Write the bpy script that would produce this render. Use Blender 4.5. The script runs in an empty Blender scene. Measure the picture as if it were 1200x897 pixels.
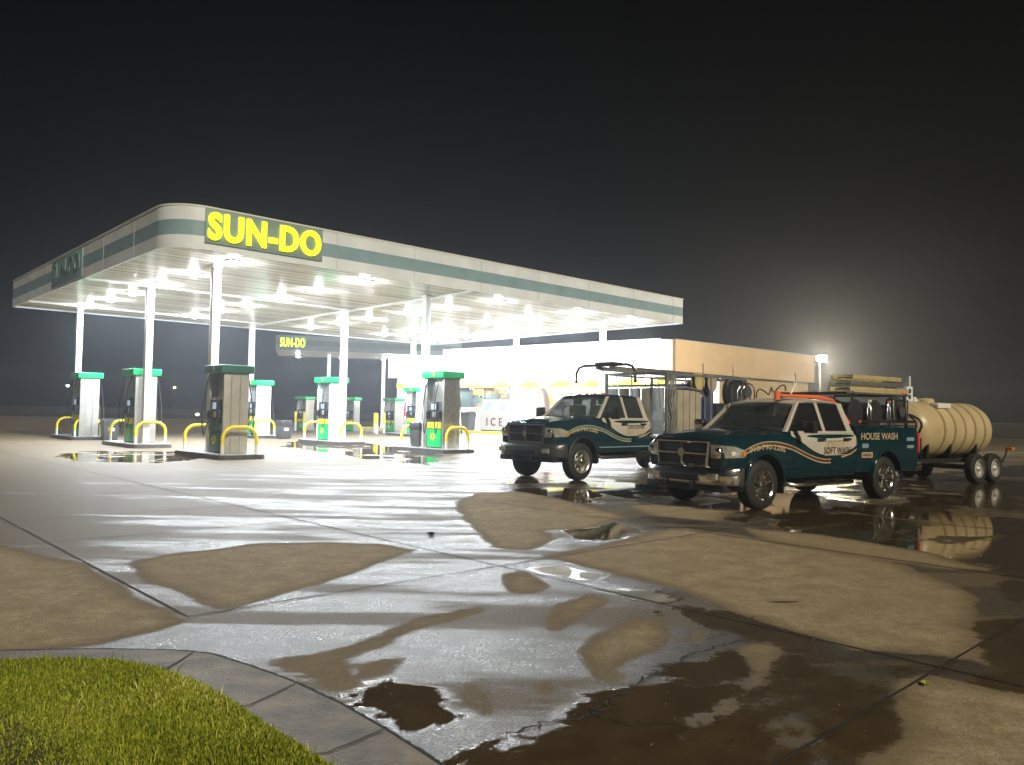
import bpy, bmesh, math, random
import numpy as np
from math import radians, sin, cos, pi
from mathutils import Vector, Matrix
random.seed(7); rng = np.random.default_rng(7)
S = bpy.context.scene; COL = S.collection

# ---------------------------------------------------------------- camera
H = 1.5; PITCH = 2.28; ROLL = 1.0
p_, r_ = radians(PITCH), radians(ROLL)
fw = Vector((0, cos(p_), sin(p_))); rt0 = Vector((1, 0, 0)); up0 = rt0.cross(fw)
rt = rt0*cos(r_) + up0*sin(r_); up = -rt0*sin(r_) + up0*cos(r_)
cam = bpy.data.objects.new('camera', bpy.data.cameras.new('camera')); COL.objects.link(cam)
cam.matrix_world = Matrix(((rt.x, up.x, -fw.x, 0), (rt.y, up.y, -fw.y, 0), (rt.z, up.z, -fw.z, H), (0, 0, 0, 1)))
cam.data.sensor_width = 36; cam.data.lens = 915/1200*36; cam.data.clip_end = 3000; cam.data.clip_start = .05
S.camera = cam
def at(px, py, z=0.):                      # pixel of the 1200 x 897 photograph -> point at height z
    d = fw*915. + rt*(px-600) - up*(py-448.5); t = (z-H)/d.z
    return Vector((d.x*t, d.y*t, z))
# ---------------------------------------------------------------- world, light, exposure
W = bpy.data.worlds.new('World'); S.world = W; W.use_nodes = True
nt = W.node_tree; nt.nodes.clear()
wo = nt.nodes.new('ShaderNodeOutputWorld'); bg = nt.nodes.new('ShaderNodeBackground')
tc = nt.nodes.new('ShaderNodeTexCoord'); sx = nt.nodes.new('ShaderNodeSeparateXYZ'); cr = nt.nodes.new('ShaderNodeValToRGB')
nt.links.new(tc.outputs['Generated'], sx.inputs[0]); nt.links.new(sx.outputs['Z'], cr.inputs[0])
nt.links.new(cr.outputs[0], bg.inputs[0]); nt.links.new(bg.outputs[0], wo.inputs[0])
e = cr.color_ramp.elements
e[0].position = 0.0; e[0].color = (.0032, .0033, .0037, 1)
e[1].position = .55; e[1].color = (.0007, .0007, .0009, 1)
m_ = e.new(.22); m_.color = (.0028, .0029, .0033, 1)
bg.inputs[1].default_value = 1.0
sun = bpy.data.objects.new('street_glow_sun', bpy.data.lights.new('street_glow_sun', 'SUN')); COL.objects.link(sun)
sun.data.energy = 2.25; sun.data.angle = radians(2.5); sun.data.color = (1, .87, .64)
ldir = Vector((.50, -.78, .60)).normalized()     # towards the light
sun.rotation_euler = ldir.to_track_quat('Z', 'Y').to_euler()
S.view_settings.view_transform = 'Standard'; S.view_settings.look = 'None'
S.view_settings.exposure = .38; S.view_settings.gamma = 1
S.render.engine = 'CYCLES'; cy = S.cycles
cy.use_denoising = True; cy.max_bounces = 6; cy.diffuse_bounces = 3; cy.glossy_bounces = 3
cy.transmission_bounces = 4; cy.transparent_max_bounces = 8; cy.volume_bounces = 0
cy.sample_clamp_indirect = 4; cy.caustics_reflective = False; cy.caustics_refractive = False
try: cy.use_light_tree = True
except Exception: pass

# ---------------------------------------------------------------- helpers
def link(n, a, b): n.links.new(a, b)
def mat(name, col, rough=.6, metal=0., spec=.5, noise=.12, nscale=3., bump=0., bscale=40., emit=None, es=0., alpha=1., trans=0., coat=0.):
    m = bpy.data.materials.new(name); m.use_nodes = True; n = m.node_tree; b = n.nodes['Principled BSDF']
    b.inputs['Roughness'].default_value = rough; b.inputs['Metallic'].default_value = metal
    b.inputs['Specular IOR Level'].default_value = spec; b.inputs['Coat Weight'].default_value = coat
    b.inputs['Coat Roughness'].default_value = .05
    t = n.nodes.new('ShaderNodeTexCoord'); nz = n.nodes.new('ShaderNodeTexNoise'); nz.inputs['Scale'].default_value = nscale
    nz.inputs['Detail'].default_value = 6
    link(n, t.outputs['Object'], nz.inputs['Vector'])
    mx = n.nodes.new('ShaderNodeMix'); mx.data_type = 'RGBA'
    c = Vector(col[:3])
    mx.inputs[6].default_value = (*[max(0, x*(1-noise)) for x in c], 1); mx.inputs[7].default_value = (*[min(1, x*(1+noise)) for x in c], 1)
    mr = n.nodes.new('ShaderNodeMapRange'); mr.inputs[1].default_value = .3; mr.inputs[2].default_value = .7
    link(n, nz.outputs[0], mr.inputs[0]); link(n, mr.outputs[0], mx.inputs[0]); link(n, mx.outputs[2], b.inputs['Base Color'])
    if bump:
        n2 = n.nodes.new('ShaderNodeTexNoise'); n2.inputs['Scale'].default_value = bscale; link(n, t.outputs['Object'], n2.inputs['Vector'])
        bp = n.nodes.new('ShaderNodeBump'); bp.inputs['Strength'].default_value = bump; bp.inputs['Distance'].default_value = .02
        link(n, n2.outputs[0], bp.inputs['Height']); link(n, bp.outputs[0], b.inputs['Normal'])
    if emit:
        b.inputs['Emission Color'].default_value = (*emit, 1); b.inputs['Emission Strength'].default_value = es
    b.inputs['Alpha'].default_value = alpha; b.inputs['Transmission Weight'].default_value = trans
    return m
LASTOBJ = ['']
class MB:
    """collects shapes, builds ONE mesh object"""
    def __init__(s): s.bm = bmesh.new()
    def box(s, x0, x1, y0, y1, z0, z1, bevel=0., M=None, seg=2):
        r = bmesh.ops.create_cube(s.bm, size=1)['verts']
        for v in r: v.co = Vector(((x0+x1)/2+v.co.x*(x1-x0), (y0+y1)/2+v.co.y*(y1-y0), (z0+z1)/2+v.co.z*(z1-z0)))
        if bevel:
            ed = list({e for v in r for e in v.link_edges}); q = bmesh.ops.bevel(s.bm, geom=ed, offset=bevel, segments=seg, affect='EDGES', profile=.6)
            r = list({v for f in q['faces'] for v in f.verts} | {v for v in r if v.is_valid})
        if M: 
            for v in r: v.co = M @ v.co
        return s
    def cyl(s, a, b, r0, r1=None, n=16, caps=True):
        a, b = Vector(a), Vector(b); r1 = r0 if r1 is None else r1; d = (b-a).normalized()
        q = d.to_track_quat('Z', 'Y'); A = []; B = []
        for i in range(n):
            w = q @ Vector((cos(2*pi*i/n), sin(2*pi*i/n), 0)); A.append(s.bm.verts.new(a+w*r0)); B.append(s.bm.verts.new(b+w*r1))
        for i in range(n): s.bm.faces.new((A[i], A[(i+1) % n], B[(i+1) % n], B[i]))
        if caps: s.bm.faces.new(A[::-1]); s.bm.faces.new(B)
        return s
    def tube(s, pts, r, n=8):
        pts = [Vector(p) for p in pts]; rings = []; prev = None
        for i, p in enumerate(pts):
            d = (pts[min(i+1, len(pts)-1)]-pts[max(i-1, 0)]).normalized()
            if prev is None: 
                w = d.cross(Vector((0, 0, 1))); w = w if w.length > .1 else d.cross(Vector((1, 0, 0)))
            else: w = prev - d*prev.dot(d)
            w.normalize(); prev = w; h = d.cross(w)
            rings.append([s.bm.verts.new(p+(w*cos(2*pi*k/n)+h*sin(2*pi*k/n))*r) for k in range(n)])
        for a, b in zip(rings, rings[1:]):
            for k in range(n): s.bm.faces.new((a[k], a[(k+1) % n], b[(k+1) % n], b[k]))
        s.bm.faces.new(rings[0][::-1]); s.bm.faces.new(rings[-1]); return s
    def prism(s, poly, lo, hi, axis='z', bevel=0.):
        """poly of 2D points extruded along axis: z:(x,y) y:(x,z) x:(y,z)"""
        def P(p, h): return {'z': (p[0], p[1], h), 'y': (p[0], h, p[1]), 'x': (h, p[0], p[1])}[axis]
        A = [s.bm.verts.new(P(p, lo)) for p in poly]; B = [s.bm.verts.new(P(p, hi)) for p in poly]; n = len(poly)
        fs = [s.bm.faces.new(A), s.bm.faces.new(B[::-1])]
        for i in range(n): fs.append(s.bm.faces.new((A[i], B[i], B[(i+1) % n], A[(i+1) % n])))
        bmesh.ops.recalc_face_normals(s.bm, faces=fs)
        if bevel:
            bmesh.ops.bevel(s.bm, geom=list({e for f in fs for e in f.edges}), offset=bevel, segments=2, affect='EDGES')
        return s
    def poly(s, pts):
        s.bm.faces.new([s.bm.verts.new(p) for p in pts]); return s
    def lathe(s, prof, n=24, axis='z', c=(0, 0, 0), caps=(True, True)):
        """prof: (r, h) list"""
        c = Vector(c); rings = []
        for r, h in prof:
            ring = []
            for k in range(n):
                a = 2*pi*k/n; x, y = r*cos(a), r*sin(a)
                ring.append(s.bm.verts.new(c+Vector({'z': (x, y, h), 'x': (h, x, y), 'y': (x, h, y)}[axis])))
            rings.append(ring)
        fs = []
        for a, b in zip(rings, rings[1:]):
            for k in range(n): fs.append(s.bm.faces.new((a[k], a[(k+1) % n], b[(k+1) % n], b[k])))
        if caps[0]: fs.append(s.bm.faces.new(rings[0][::-1]))
        if caps[1]: fs.append(s.bm.faces.new(rings[-1]))
        bmesh.ops.recalc_face_normals(s.bm, faces=fs); return s
    def loft(s, rings, closed=True, caps=True):
        R = [[s.bm.verts.new(p) for p in r] for r in rings]; fs = []
        n = len(R[0])
        for a, b in zip(R, R[1:]):
            for k in range(n if closed else n-1): fs.append(s.bm.faces.new((a[k], a[(k+1) % n], b[(k+1) % n], b[k])))
        if caps: fs.append(s.bm.faces.new(R[0][::-1])); fs.append(s.bm.faces.new(R[-1]))
        bmesh.ops.recalc_face_normals(s.bm, faces=fs); return s
    def build(s, name, m, parent=None, smooth=35, loc=None, rotz=None):
        me = bpy.data.meshes.new(name); s.bm.normal_update(); s.bm.to_mesh(me); s.bm.free()
        return mkobj(name, me, m, parent, smooth, loc, rotz)
def mkobj(name, me, m, parent=None, smooth=35, loc=None, rotz=None):
    if m: me.materials.clear(); me.materials.append(m)
    if smooth:
        for f in me.polygons: f.use_smooth = True
        try: me.set_sharp_from_angle(angle=radians(smooth))
        except Exception: pass
    o = bpy.data.objects.new(name, me); COL.objects.link(o); LASTOBJ[0] = o.name
    if parent: o.parent = parent
    if loc is not None: o.location = loc
    if rotz is not None: o.rotation_euler = (0, 0, rotz)
    return o
def tag(o, label=None, cat=None, group=None, kind=None):
    if label: o['label'] = label
    if cat: o['category'] = cat
    if group: o['group'] = group
    if kind: o['kind'] = kind
    return o
def empty(name, loc, rotz, label, cat, group=None):
    o = bpy.data.objects.new(name, None); COL.objects.link(o); o.location = loc; o.rotation_euler = (0, 0, rotz); o.empty_display_size = .2
    return tag(o, label, cat, group)
def copy_tree(o, parent=None):
    c = o.copy(); COL.objects.link(c)
    if parent: c.parent = parent
    for ch in list(o.children): copy_tree(ch, c)
    return c
def text_mesh(txt, size, depth=0., weight=0., align='CENTER', spacing=1.):
    cu = bpy.data.curves.new('lettering', 'FONT'); cu.body = txt; cu.size = size; cu.extrude = depth; cu.offset = weight
    cu.align_x = align; cu.space_character = spacing; cu.resolution_u = 4
    ob = bpy.data.objects.new('lettering', cu); COL.objects.link(ob)
    me = bpy.data.meshes.new_from_object(ob.evaluated_get(bpy.context.evaluated_depsgraph_get()))
    bpy.data.objects.remove(ob); bpy.data.curves.remove(cu); return me
def fit_text(name, txt, w, h, m, parent, M_, depth=.02, weight=.02, spacing=1.04):
    me = text_mesh(txt, 1., 0, 0); v = np.empty(len(me.vertices)*3); me.vertices.foreach_get('co', v); v = v.reshape(-1, 3); lo, hi = v.min(0), v.max(0); bpy.data.meshes.remove(me)
    k = h/(hi[1]-lo[1]); me = text_mesh(txt, k, depth, weight*h, 'CENTER', spacing)
    v = np.empty(len(me.vertices)*3); me.vertices.foreach_get('co', v); v = v.reshape(-1, 3); lo, hi = v.min(0), v.max(0)
    v[:, 0] = (v[:, 0]-(lo[0]+hi[0])/2)*w/(hi[0]-lo[0]); v[:, 1] = (v[:, 1]-lo[1])*h/(hi[1]-lo[1]); me.vertices.foreach_set('co', v.ravel())
    me.transform(M_); return mkobj(name, me, m, parent, smooth=0)
def text_obj(name, txt, size, m, parent, M, depth=.01, weight=0., align='CENTER', spacing=1., sx=1.):
    me = text_mesh(txt, size, depth, weight, align, spacing); me.transform(M @ Matrix.Diagonal((sx, 1, 1, 1)))
    return mkobj(name, me, m, parent, smooth=0)
RX = Matrix.Rotation(pi/2, 4, 'X')       # text standing up, facing -y, reading along +x
FACE_NX = Matrix.Rotation(-pi/2, 4, 'Z') @ RX   # facing -x, reading along -y
def booldiff(o, cutters):
    for c in cutters:
        md = o.modifiers.new('b', 'BOOLEAN'); md.object = c; md.operation = 'DIFFERENCE'; md.solver = 'EXACT'
    bpy.context.view_layer.update()
    me = bpy.data.meshes.new_from_object(o.evaluated_get(bpy.context.evaluated_depsgraph_get()))
    o.modifiers.clear(); o.data = me
    for c in cutters: bpy.data.objects.remove(c)
    return o

# ---------------------------------------------------------------- materials
M = {}
M['white'] = mat('white_paint', (.78, .78, .76), .35, noise=.05, nscale=2)
M['white_rough'] = mat('white_panel', (.72, .79, .87), .5, noise=.10, nscale=.9)
M['teal_band'] = mat('teal_band', (.21, .34, .40), .5, noise=.12, nscale=1.5)
M['letters'] = mat('sign_yellow', (.9, .85, .02), .4, emit=(1, .9, .01), es=1.3)
M['sign_back'] = mat('sign_backing', (.20, .30, .29), .5)
M['dim_letters'] = mat('dim_letters', (.10, .19, .17), .5)
M['steel'] = mat('brushed_steel', (.55, .55, .53), .3, metal=.85, noise=.15, nscale=6)
M['greypanel'] = mat('grey_panel', (.50, .49, .46), .38, metal=.35, noise=.1, nscale=4)
M['chrome'] = mat('chrome', (.86, .84, .80), .14, metal=1, noise=.05)
M['green'] = mat('pump_green', (.0, .50, .13), .3, noise=.1)
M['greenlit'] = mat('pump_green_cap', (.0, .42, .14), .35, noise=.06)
M['greendark'] = mat('pump_green_unlit', (.03, .14, .10), .4, noise=.1)  # darker copy of the pump green, its unlit look painted in
M['yellow'] = mat('yellow_paint', (.88, .72, .03), .4, noise=.15, nscale=8)
M['black'] = mat('black_plastic', (.022, .022, .024), .4, noise=.2)
M['darkgrey'] = mat('dark_grey_plastic', (.06, .062, .066), .45, noise=.2)
M['rubber'] = mat('rubber', (.018, .018, .018), .7, noise=.3, bump=.3, bscale=60)
M['screen'] = mat('screen', (.3, .4, .5), .2, emit=(.45, .6, .75), es=.5)
M['red'] = mat('red_plastic', (.6, .03, .05), .4)
M['kerb'] = mat('island_concrete', (.36, .36, .34), .5, noise=.2, nscale=4, bump=.2)
M['kerbedge'] = mat('island_edge', (.10, .10, .105), .45, metal=.3, noise=.3, nscale=8)
M['lens'] = mat('lamp_lens', (1, 1, 1), .3, emit=(.93, .96, 1), es=30)
M['body'] = mat('teal_truck_paint', (.001, .026, .036), .12, noise=.12, nscale=1.5, coat=.6)
M['tan'] = mat('cream_wrap', (.54, .51, .45), .3, noise=.04, coat=.3)
M['tanline'] = mat('gold_stripe', (.55, .42, .27), .3, noise=.04)
M['brownline'] = mat('brown_stripe', (.10, .045, .028), .3, noise=.04)
M['glass'] = mat('clear_glass', (.20, .28, .24), .03, noise=.0, alpha=.22, spec=.7)
M['glass2'] = mat('smoked_glass', (.04, .05, .05), .03, noise=.0, alpha=.72, spec=.7)
M['glassdark'] = mat('tinted_glass', (.012, .013, .014), .03, noise=.0, alpha=.88, spec=.8)
M['interior'] = mat('cab_interior', (.07, .07, .065), .7)
M['lampglass'] = mat('headlamp_glass', (.75, .75, .7), .08, metal=.6, noise=.3, nscale=14)
M['amber'] = mat('amber_lens', (.8, .25, .02), .2)
M['tank'] = mat('cream_poly_tank', (.52, .42, .24), .38, noise=.1, nscale=1.5)
M['orange'] = mat('orange_hose', (.85, .16, .05), .4)
M['blue'] = mat('blue_plastic', (.03, .06, .25), .4)
M['alu'] = mat('aluminium', (.48, .47, .43), .35, metal=.8, noise=.25, nscale=9)
M['wood'] = mat('tan_boards', (.40, .36, .27), .6, noise=.15)
M['brick'] = None
M['dark'] = mat('far_dark', (.02, .02, .018), .9)

def ground_mat():
    m = bpy.data.materials.new('wet_concrete'); m.use_nodes = True; n = m.node_tree; b = n.nodes['Principled BSDF']
    N = n.nodes.new; L = lambda a, c: n.links.new(a, c)
    def val(a, op, c=None, clamp=False):
        q = N('ShaderNodeMath'); q.operation = op; q.use_clamp = clamp
        for i, x in enumerate((a, c)):
            if x is None: continue
            if isinstance(x, (int, float)): q.inputs[i].default_value = x
            else: L(x, q.inputs[i])
        return q.outputs[0]
    def noise(scale, det=5, rough=.55, dist=0., vec=None):
        q = N('ShaderNodeTexNoise'); q.inputs['Scale'].default_value = scale; q.inputs['Detail'].default_value = det
        q.inputs['Roughness'].default_value = rough; q.inputs['Distortion'].default_value = dist; L(vec or tc.outputs['Object'], q.inputs['Vector']); return q.outputs[0]
    def rng_(x, a, c, lo=0., hi=1., smooth=True):
        q = N('ShaderNodeMapRange'); q.interpolation_type = 'SMOOTHSTEP' if smooth else 'LINEAR'
        L(x, q.inputs[0]); q.inputs[1].default_value = a; q.inputs[2].default_value = c; q.inputs[3].default_value = lo; q.inputs[4].default_value = hi; return q.outputs[0]
    def mixc(f, a, c):
        q = N('ShaderNodeMix'); q.data_type = 'RGBA'; L(f, q.inputs[0])
        for i, x in ((6, a), (7, c)):
            if isinstance(x, tuple): q.inputs[i].default_value = (*x, 1)
            else: L(x, q.inputs[i])
        return q.outputs[2]
    def mixf(f, a, c):
        q = N('ShaderNodeMix'); q.data_type = 'FLOAT'; L(f, q.inputs[0])
        for i, x in ((2, a), (3, c)):
            if isinstance(x, (int, float)): q.inputs[i].default_value = x
            else: L(x, q.inputs[i])
        return q.outputs[0]
    tc = N('ShaderNodeTexCoord')
    ad = N('ShaderNodeAttribute'); ad.attribute_name = 'dry'
    ap = N('ShaderNodeAttribute'); ap.attribute_name = 'pud'
    n1 = val(noise(1.1, 9, .68, .5), 'SUBTRACT', .5); n2 = val(noise(17, 6, .7), 'SUBTRACT', .5)
    wob = val(val(n1, 'MULTIPLY', .40), 'ADD', val(n2, 'MULTIPLY', .10))
    dsd = val(ad.outputs['Fac'], 'MINIMUM', .26)
    dv = val(dsd, 'ADD', wob); dry = rng_(dv, -.03, .045); rim = rng_(dv, .03, .24, 1., 0.)
    wob2 = val(val(noise(.55, 8, .62, 1.2), 'SUBTRACT', .5), 'MULTIPLY', 1.9)
    pud = rng_(val(val(val(ap.outputs['Fac'], 'MINIMUM', .16), 'ADD', wob2), 'ADD', val(n2, 'MULTIPLY', .08)), -.05, .09)
    pud = val(pud, 'MULTIPLY', val(1., 'SUBTRACT', dry))
    sxyz = N('ShaderNodeSeparateXYZ'); L(tc.outputs['Object'], sxyz.inputs[0])
    big = noise(.35, 5, .6, .3); mid = noise(3.5, 8, .68); fine = noise(55, 4, .65); grit = noise(190, 3, .6)
    mpd = N('ShaderNodeMapping'); mpd.inputs['Rotation'].default_value = (0, 0, -TH); mpd.inputs['Scale'].default_value = (.22, 1.3, 1); L(tc.outputs['Object'], mpd.inputs[0])
    streak = noise(1.0, 6, .6, .4, mpd.outputs[0])
    left = rng_(sxyz.outputs['X'], -9., -1.5, 1., .0)
    damp = rng_(val(streak, 'ADD', val(left, 'MULTIPLY', .22)), .47, .60)
    oil = rng_(noise(.9, 3, .5), .66, .74)
    cdry = mixc(rng_(mid, .3, .7), (.32, .25, .145), (.58, .475, .30))
    cdry = mixc(rng_(big, .35, .65, 0, .6), cdry, (.34, .27, .165))
    cdry = mixc(rng_(noise(16, 6, .7), .38, .68, 0, .5), cdry, (.22, .17, .10))
    cdry = mixc(rng_(fine, .4, .7, 0, .6), cdry, (.17, .13, .08))
    cdry = mixc(val(oil, 'MULTIPLY', .55), cdry, (.10, .08, .05))
    cdry = mixc(val(rim, 'MULTIPLY', .62), cdry, (.15, .112, .062))
    cwet = mixc(rng_(big, .35, .65), (.070, .056, .040), (.13, .108, .080))
    cwet = mixc(damp, cwet, (.20, .158, .098))
    cwet = mixc(rng_(fine, .35, .65, 0, .6), cwet, (.05, .042, .032))
    col = mixc(dry, cwet, cdry)
    col = mixc(pud, col, mixc(rng_(mid, .35, .65), (.062, .042, .020), (.088, .062, .032)))
    col = mixc(rng_(grit, .64, .74, 0, .3), col, (.5, .44, .34))
    L(col, b.inputs['Base Color'])
    rw = mixf(rng_(mid, .32, .68), .17, .34); rw = mixf(rng_(fine, .4, .65), rw, .46); rw = mixf(val(damp, 'MULTIPLY', .9), rw, .62)
    r = mixf(dry, rw, .80); r = mixf(pud, r, .03); L(r, b.inputs['Roughness'])
    sp = mixf(dry, mixf(damp, .6, .32), .22); L(sp, b.inputs['Specular IOR Level'])
    # bump: coarse aggregate shows through a thin film, vanishes under standing water
    h = val(val(fine, 'MULTIPLY', .6), 'ADD', val(grit, 'MULTIPLY', .4))
    bp = N('ShaderNodeBump'); bp.inputs['Distance'].default_value = .010
    L(mixf(pud, 1., .01), bp.inputs['Strength']); L(h, bp.inputs['Height'])
    bp2 = N('ShaderNodeBump'); bp2.inputs['Distance'].default_value = .02; L(mixf(pud, .14, .004), bp2.inputs['Strength'])
    L(mid, bp2.inputs['Height']); L(bp.outputs[0], bp2.inputs['Normal']); L(bp2.outputs[0], b.inputs['Normal'])
    return m

# ---------------------------------------------------------------- canopy frame of reference
A0 = Vector((-9.478, 21.278, 0)); TH = radians(43.1)          # near corner; x axis = u (right, away), y axis = v (left, away)
Ud = Vector((cos(TH), sin(TH), 0)); Vd = Vector((-sin(TH), cos(TH), 0))
def UV(u, v, z=0.): return A0 + Ud*u + Vd*v + Vector((0, 0, z))
def inv(P): d = Vector((P.x, P.y, 0))-A0; return d.dot(Ud), d.dot(Vd)

# ---------------------------------------------------------------- ground sheet
def axis_vals(lo, hi, s0, c, g, smax):
    out = [c]; s = s0
    while out[-1] < hi: out.append(out[-1]+s); s = min(s*g if out[-1] > c+8 else s, smax)
    neg = [c]; s = s0
    while neg[-1] > lo: neg.append(neg[-1]-s); s = min(s*g if neg[-1] < c-8 else s, smax)
    return np.array(neg[::-1][:-1]+out)
DRY = [
 [(150,660),(200,648),(300,637),(390,635),(440,638),(487,645),(440,662),(390,680),(330,697),(265,716),(235,708),(195,690),(152,676)],
 [(-300,600),(0,640),(95,660),(160,695),(215,728),(190,738),(130,752),(60,764),(-300,780)],
 [(310,775),(400,762),(440,745),(500,722),(572,710),(568,718),(480,740),(455,755),(400,777),(418,792),(432,815),(445,835),(400,815),(350,790)],
 [(585,672),(610,670),(645,688),(620,697),(600,695)],
 [(635,738),(655,708),(690,695),(718,703),(690,718),(660,737),(640,742)],
 [(675,765),(700,745),(740,725),(780,722),(787,745),(770,762),(725,783),(745,793),(715,808),(695,795)],
 [(795,752),(810,738),(838,740),(820,755)],
 [(805,845),(850,820),(870,800),(875,775),(862,760),(895,748),(918,760),(905,790),(880,820),(840,848),(812,852)],
 [(1048,795),(1100,792),(1200,815),(1400,830),(1400,980),(980,980),(1015,880),(1060,862),(1050,830)],
 [(630,652),(700,640),(760,624),(800,618),(870,628),(950,642),(1060,662),(1150,700),(1140,735),(1165,782),(1080,768),(1000,762),(900,732),(800,696),(720,672)],
 [(865,618),(960,626),(1080,646),(1160,668),(1110,668),(1000,652),(900,634)],
 [(533,588),(560,578),(610,576),(680,590),(735,606),(700,618),(640,622),(655,632),(620,645),(575,642),(545,612)],
 [(542,806),(556,796),(570,792),(565,805),(572,825),(600,848),(598,858),(570,846),(548,828)],
 [(629,806),(640,800),(650,806),(642,814)], [(641,822),(650,817),(660,823),(652,830)],
 [(735,592),(800,592),(860,600),(840,611),(760,605)],
 [(250,778),(330,792),(400,820),(440,838),(420,842),(360,812),(290,796)],
 [(420,780),(470,772),(440,800)],
]
PUD = [
 [(412,788),(450,784),(500,800),(535,845),(548,868),(505,862),(440,830),(408,803)],
 [(560,980),(600,868),(700,822),(760,792),(850,762),(940,772),(1045,800),(1060,860),(1000,980)],
 [(640,668),(700,676),(800,700),(900,735),(1000,766),(1100,782),(1300,800),(1300,870),(1000,785),(900,757),(780,717),(690,692)],
 [(590,552),(640,562),(700,578),(800,600),(860,612),(1000,640),(1160,672),(1160,700),(1175,790),(1400,790),(1400,560),(1200,545),(1040,560),(960,575),(880,575),(780,572),(700,560),(640,552)],
 [(68,533),(100,528),(210,530),(245,537),(190,543),(90,541)],
 [(345,517),(420,519),(520,531),(500,545),(440,540),(380,530),(330,524)],
 [(590,556),(700,572),(705,592),(650,588),(600,572)],
 [(640,612),(690,606),(740,618),(755,628),(700,634),(650,626)],
 [(540,868),(600,860),(620,897),(560,960),(520,900)],
]
def sdf(polys, X, Y):
    best = np.full(X.shape, -50.)
    for poly in polys:
        P = np.array([[*at(a, c)[:2]] for a, c in poly]); n = len(P); d = np.full(X.shape, 1e9); ins = np.zeros(X.shape, bool)
        for i in range(n):
            a, c = P[i], P[(i+1) % n]; e = c-a; L2 = max(1e-9, e@e)
            t = np.clip(((X-a[0])*e[0]+(Y-a[1])*e[1])/L2, 0, 1); dx = X-a[0]-t*e[0]; dy = Y-a[1]-t*e[1]; d = np.minimum(d, dx*dx+dy*dy)
            if a[1] != c[1]:
                cr = ((a[1] > Y) != (c[1] > Y)) & (X < (c[0]-a[0])*(Y-a[1])/(c[1]-a[1])+a[0]); ins ^= cr
        best = np.maximum(best, np.where(ins, 1, -1)*np.sqrt(d))
    return best
JU = [-12.6, -9, -5.42, -2.4, 1.2, 4.8, 8.4, 12, 15.6, 19.2, 22.8, 26.4]; JV = [-24.3, -20.3, -16.3, -12.3, -10.25, -7.4, -4.2, -.9, 3.3, 7.5, 11.7, 15.9, 20.1]
def build_ground():
    xs = axis_vals(-900, 900, .11, 0, 1.13, 60); ys = axis_vals(-60, 1200, .09, 9, 1.035, 60)
    X, Y = np.meshgrid(xs, ys); nx, ny = len(xs), len(ys)
    co = np.stack([X.ravel(), Y.ravel(), np.zeros(X.size)], 1)
    idx = np.arange(nx*ny).reshape(ny, nx)
    F = np.stack([idx[:-1, :-1], idx[:-1, 1:], idx[1:, 1:], idx[1:, :-1]], -1).reshape(-1, 4)
    me = bpy.data.meshes.new('parking_lot'); me.from_pydata(co.tolist(), [], F.tolist())
    me.attributes.new('dry', 'FLOAT', 'POINT').data.foreach_set('value', sdf(DRY, X, Y).ravel())
    me.attributes.new('pud', 'FLOAT', 'POINT').data.foreach_set('value', sdf(PUD, X, Y).ravel())
    o = mkobj('ground', me, ground_mat(), smooth=0); tag(o, kind='structure'); return o
ground = build_ground()
def strip(mb, pts, w, z=.004):
    pts = [Vector((p.x, p.y, 0)) for p in pts]; L = []; R = []
    for i, p in enumerate(pts):
        d = (pts[min(i+1, len(pts)-1)]-pts[max(i-1, 0)]).normalized(); nrm = Vector((-d.y, d.x, 0)); k = w*(.5+.5*random.random())
        L.append(mb.bm.verts.new((p+nrm*k).to_tuple()[:2]+(z,))); R.append(mb.bm.verts.new((p-nrm*k).to_tuple()[:2]+(z,)))
    for i in range(len(pts)-1): mb.bm.faces.new((R[i], R[i+1], L[i+1], L[i]))
M['joint'] = mat('joint_filler', (.016, .013, .010), .8, noise=.3)
mb = MB()
for u in JU:
    v0 = -16.3-(8 if u > -5 else 0); v1 = 34
    strip(mb, [UV(u, v0+(v1-v0)*k/160) for k in range(161)], .013)
for v in JV:
    u0 = -5.42 if v < -13 else -16; u1 = 40
    strip(mb, [UV(u0+(u1-u0)*k/150, v) for k in range(151)], .011, .0055)
tag(mb.build('expansion_joints', M['joint'], smooth=0), kind='structure')
def wig(pts, n=14, a=.02):
    out = []
    P = [at(*p) for p in pts]
    for p, q in zip(P, P[1:]):
        for k in range(n):
            r = p.lerp(q, k/n); out.append(r+Vector((random.gauss(0, a), random.gauss(0, a), 0)))
    return out+[P[-1]]
mb = MB()
strip(mb, wig([(590, 862), (640, 848), (700, 835), (720, 818), (750, 800), (785, 780), (815, 765), (880, 750)]), .010, .004)
strip(mb, wig([(690, 838), (740, 850), (800, 846)], a=.01), .005, .004)
tag(mb.build('pavement_cracks', M['joint'], smooth=0), kind='structure')

# ---------------------------------------------------------------- grass island with its kerb (photographer's feet)
gutter = [(-420, 800), (-200, 775), (0, 765), (110, 763), (200, 764), (245, 768), (290, 782), (340, 800), (400, 828), (455, 860), (512, 897), (600, 960), (720, 1060)]
edge_g = [(-420, 815), (-200, 787), (0, 771), (70, 769), (130, 771), (180, 779), (230, 797), (265, 817), (300, 840), (345, 868), (400, 905), (470, 965), (560, 1070)]
G = [at(*p) for p in gutter]; Eg = [at(*p, .13) for p in edge_g]
def resample(P, n):
    L = [0]
    for a, b in zip(P, P[1:]): L.append(L[-1]+(b-a).length)
    out = []
    for k in range(n):
        t = L[-1]*k/(n-1); i = max(j for j in range(len(P)-1) if L[j] <= t+1e-9); out.append(P[i].lerp(P[i+1], (t-L[i])/max(1e-9, L[i+1]-L[i])))
    return out
G = resample(G, 60); Eg = resample(Eg, 60)
mb = MB()
rings = []
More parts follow.
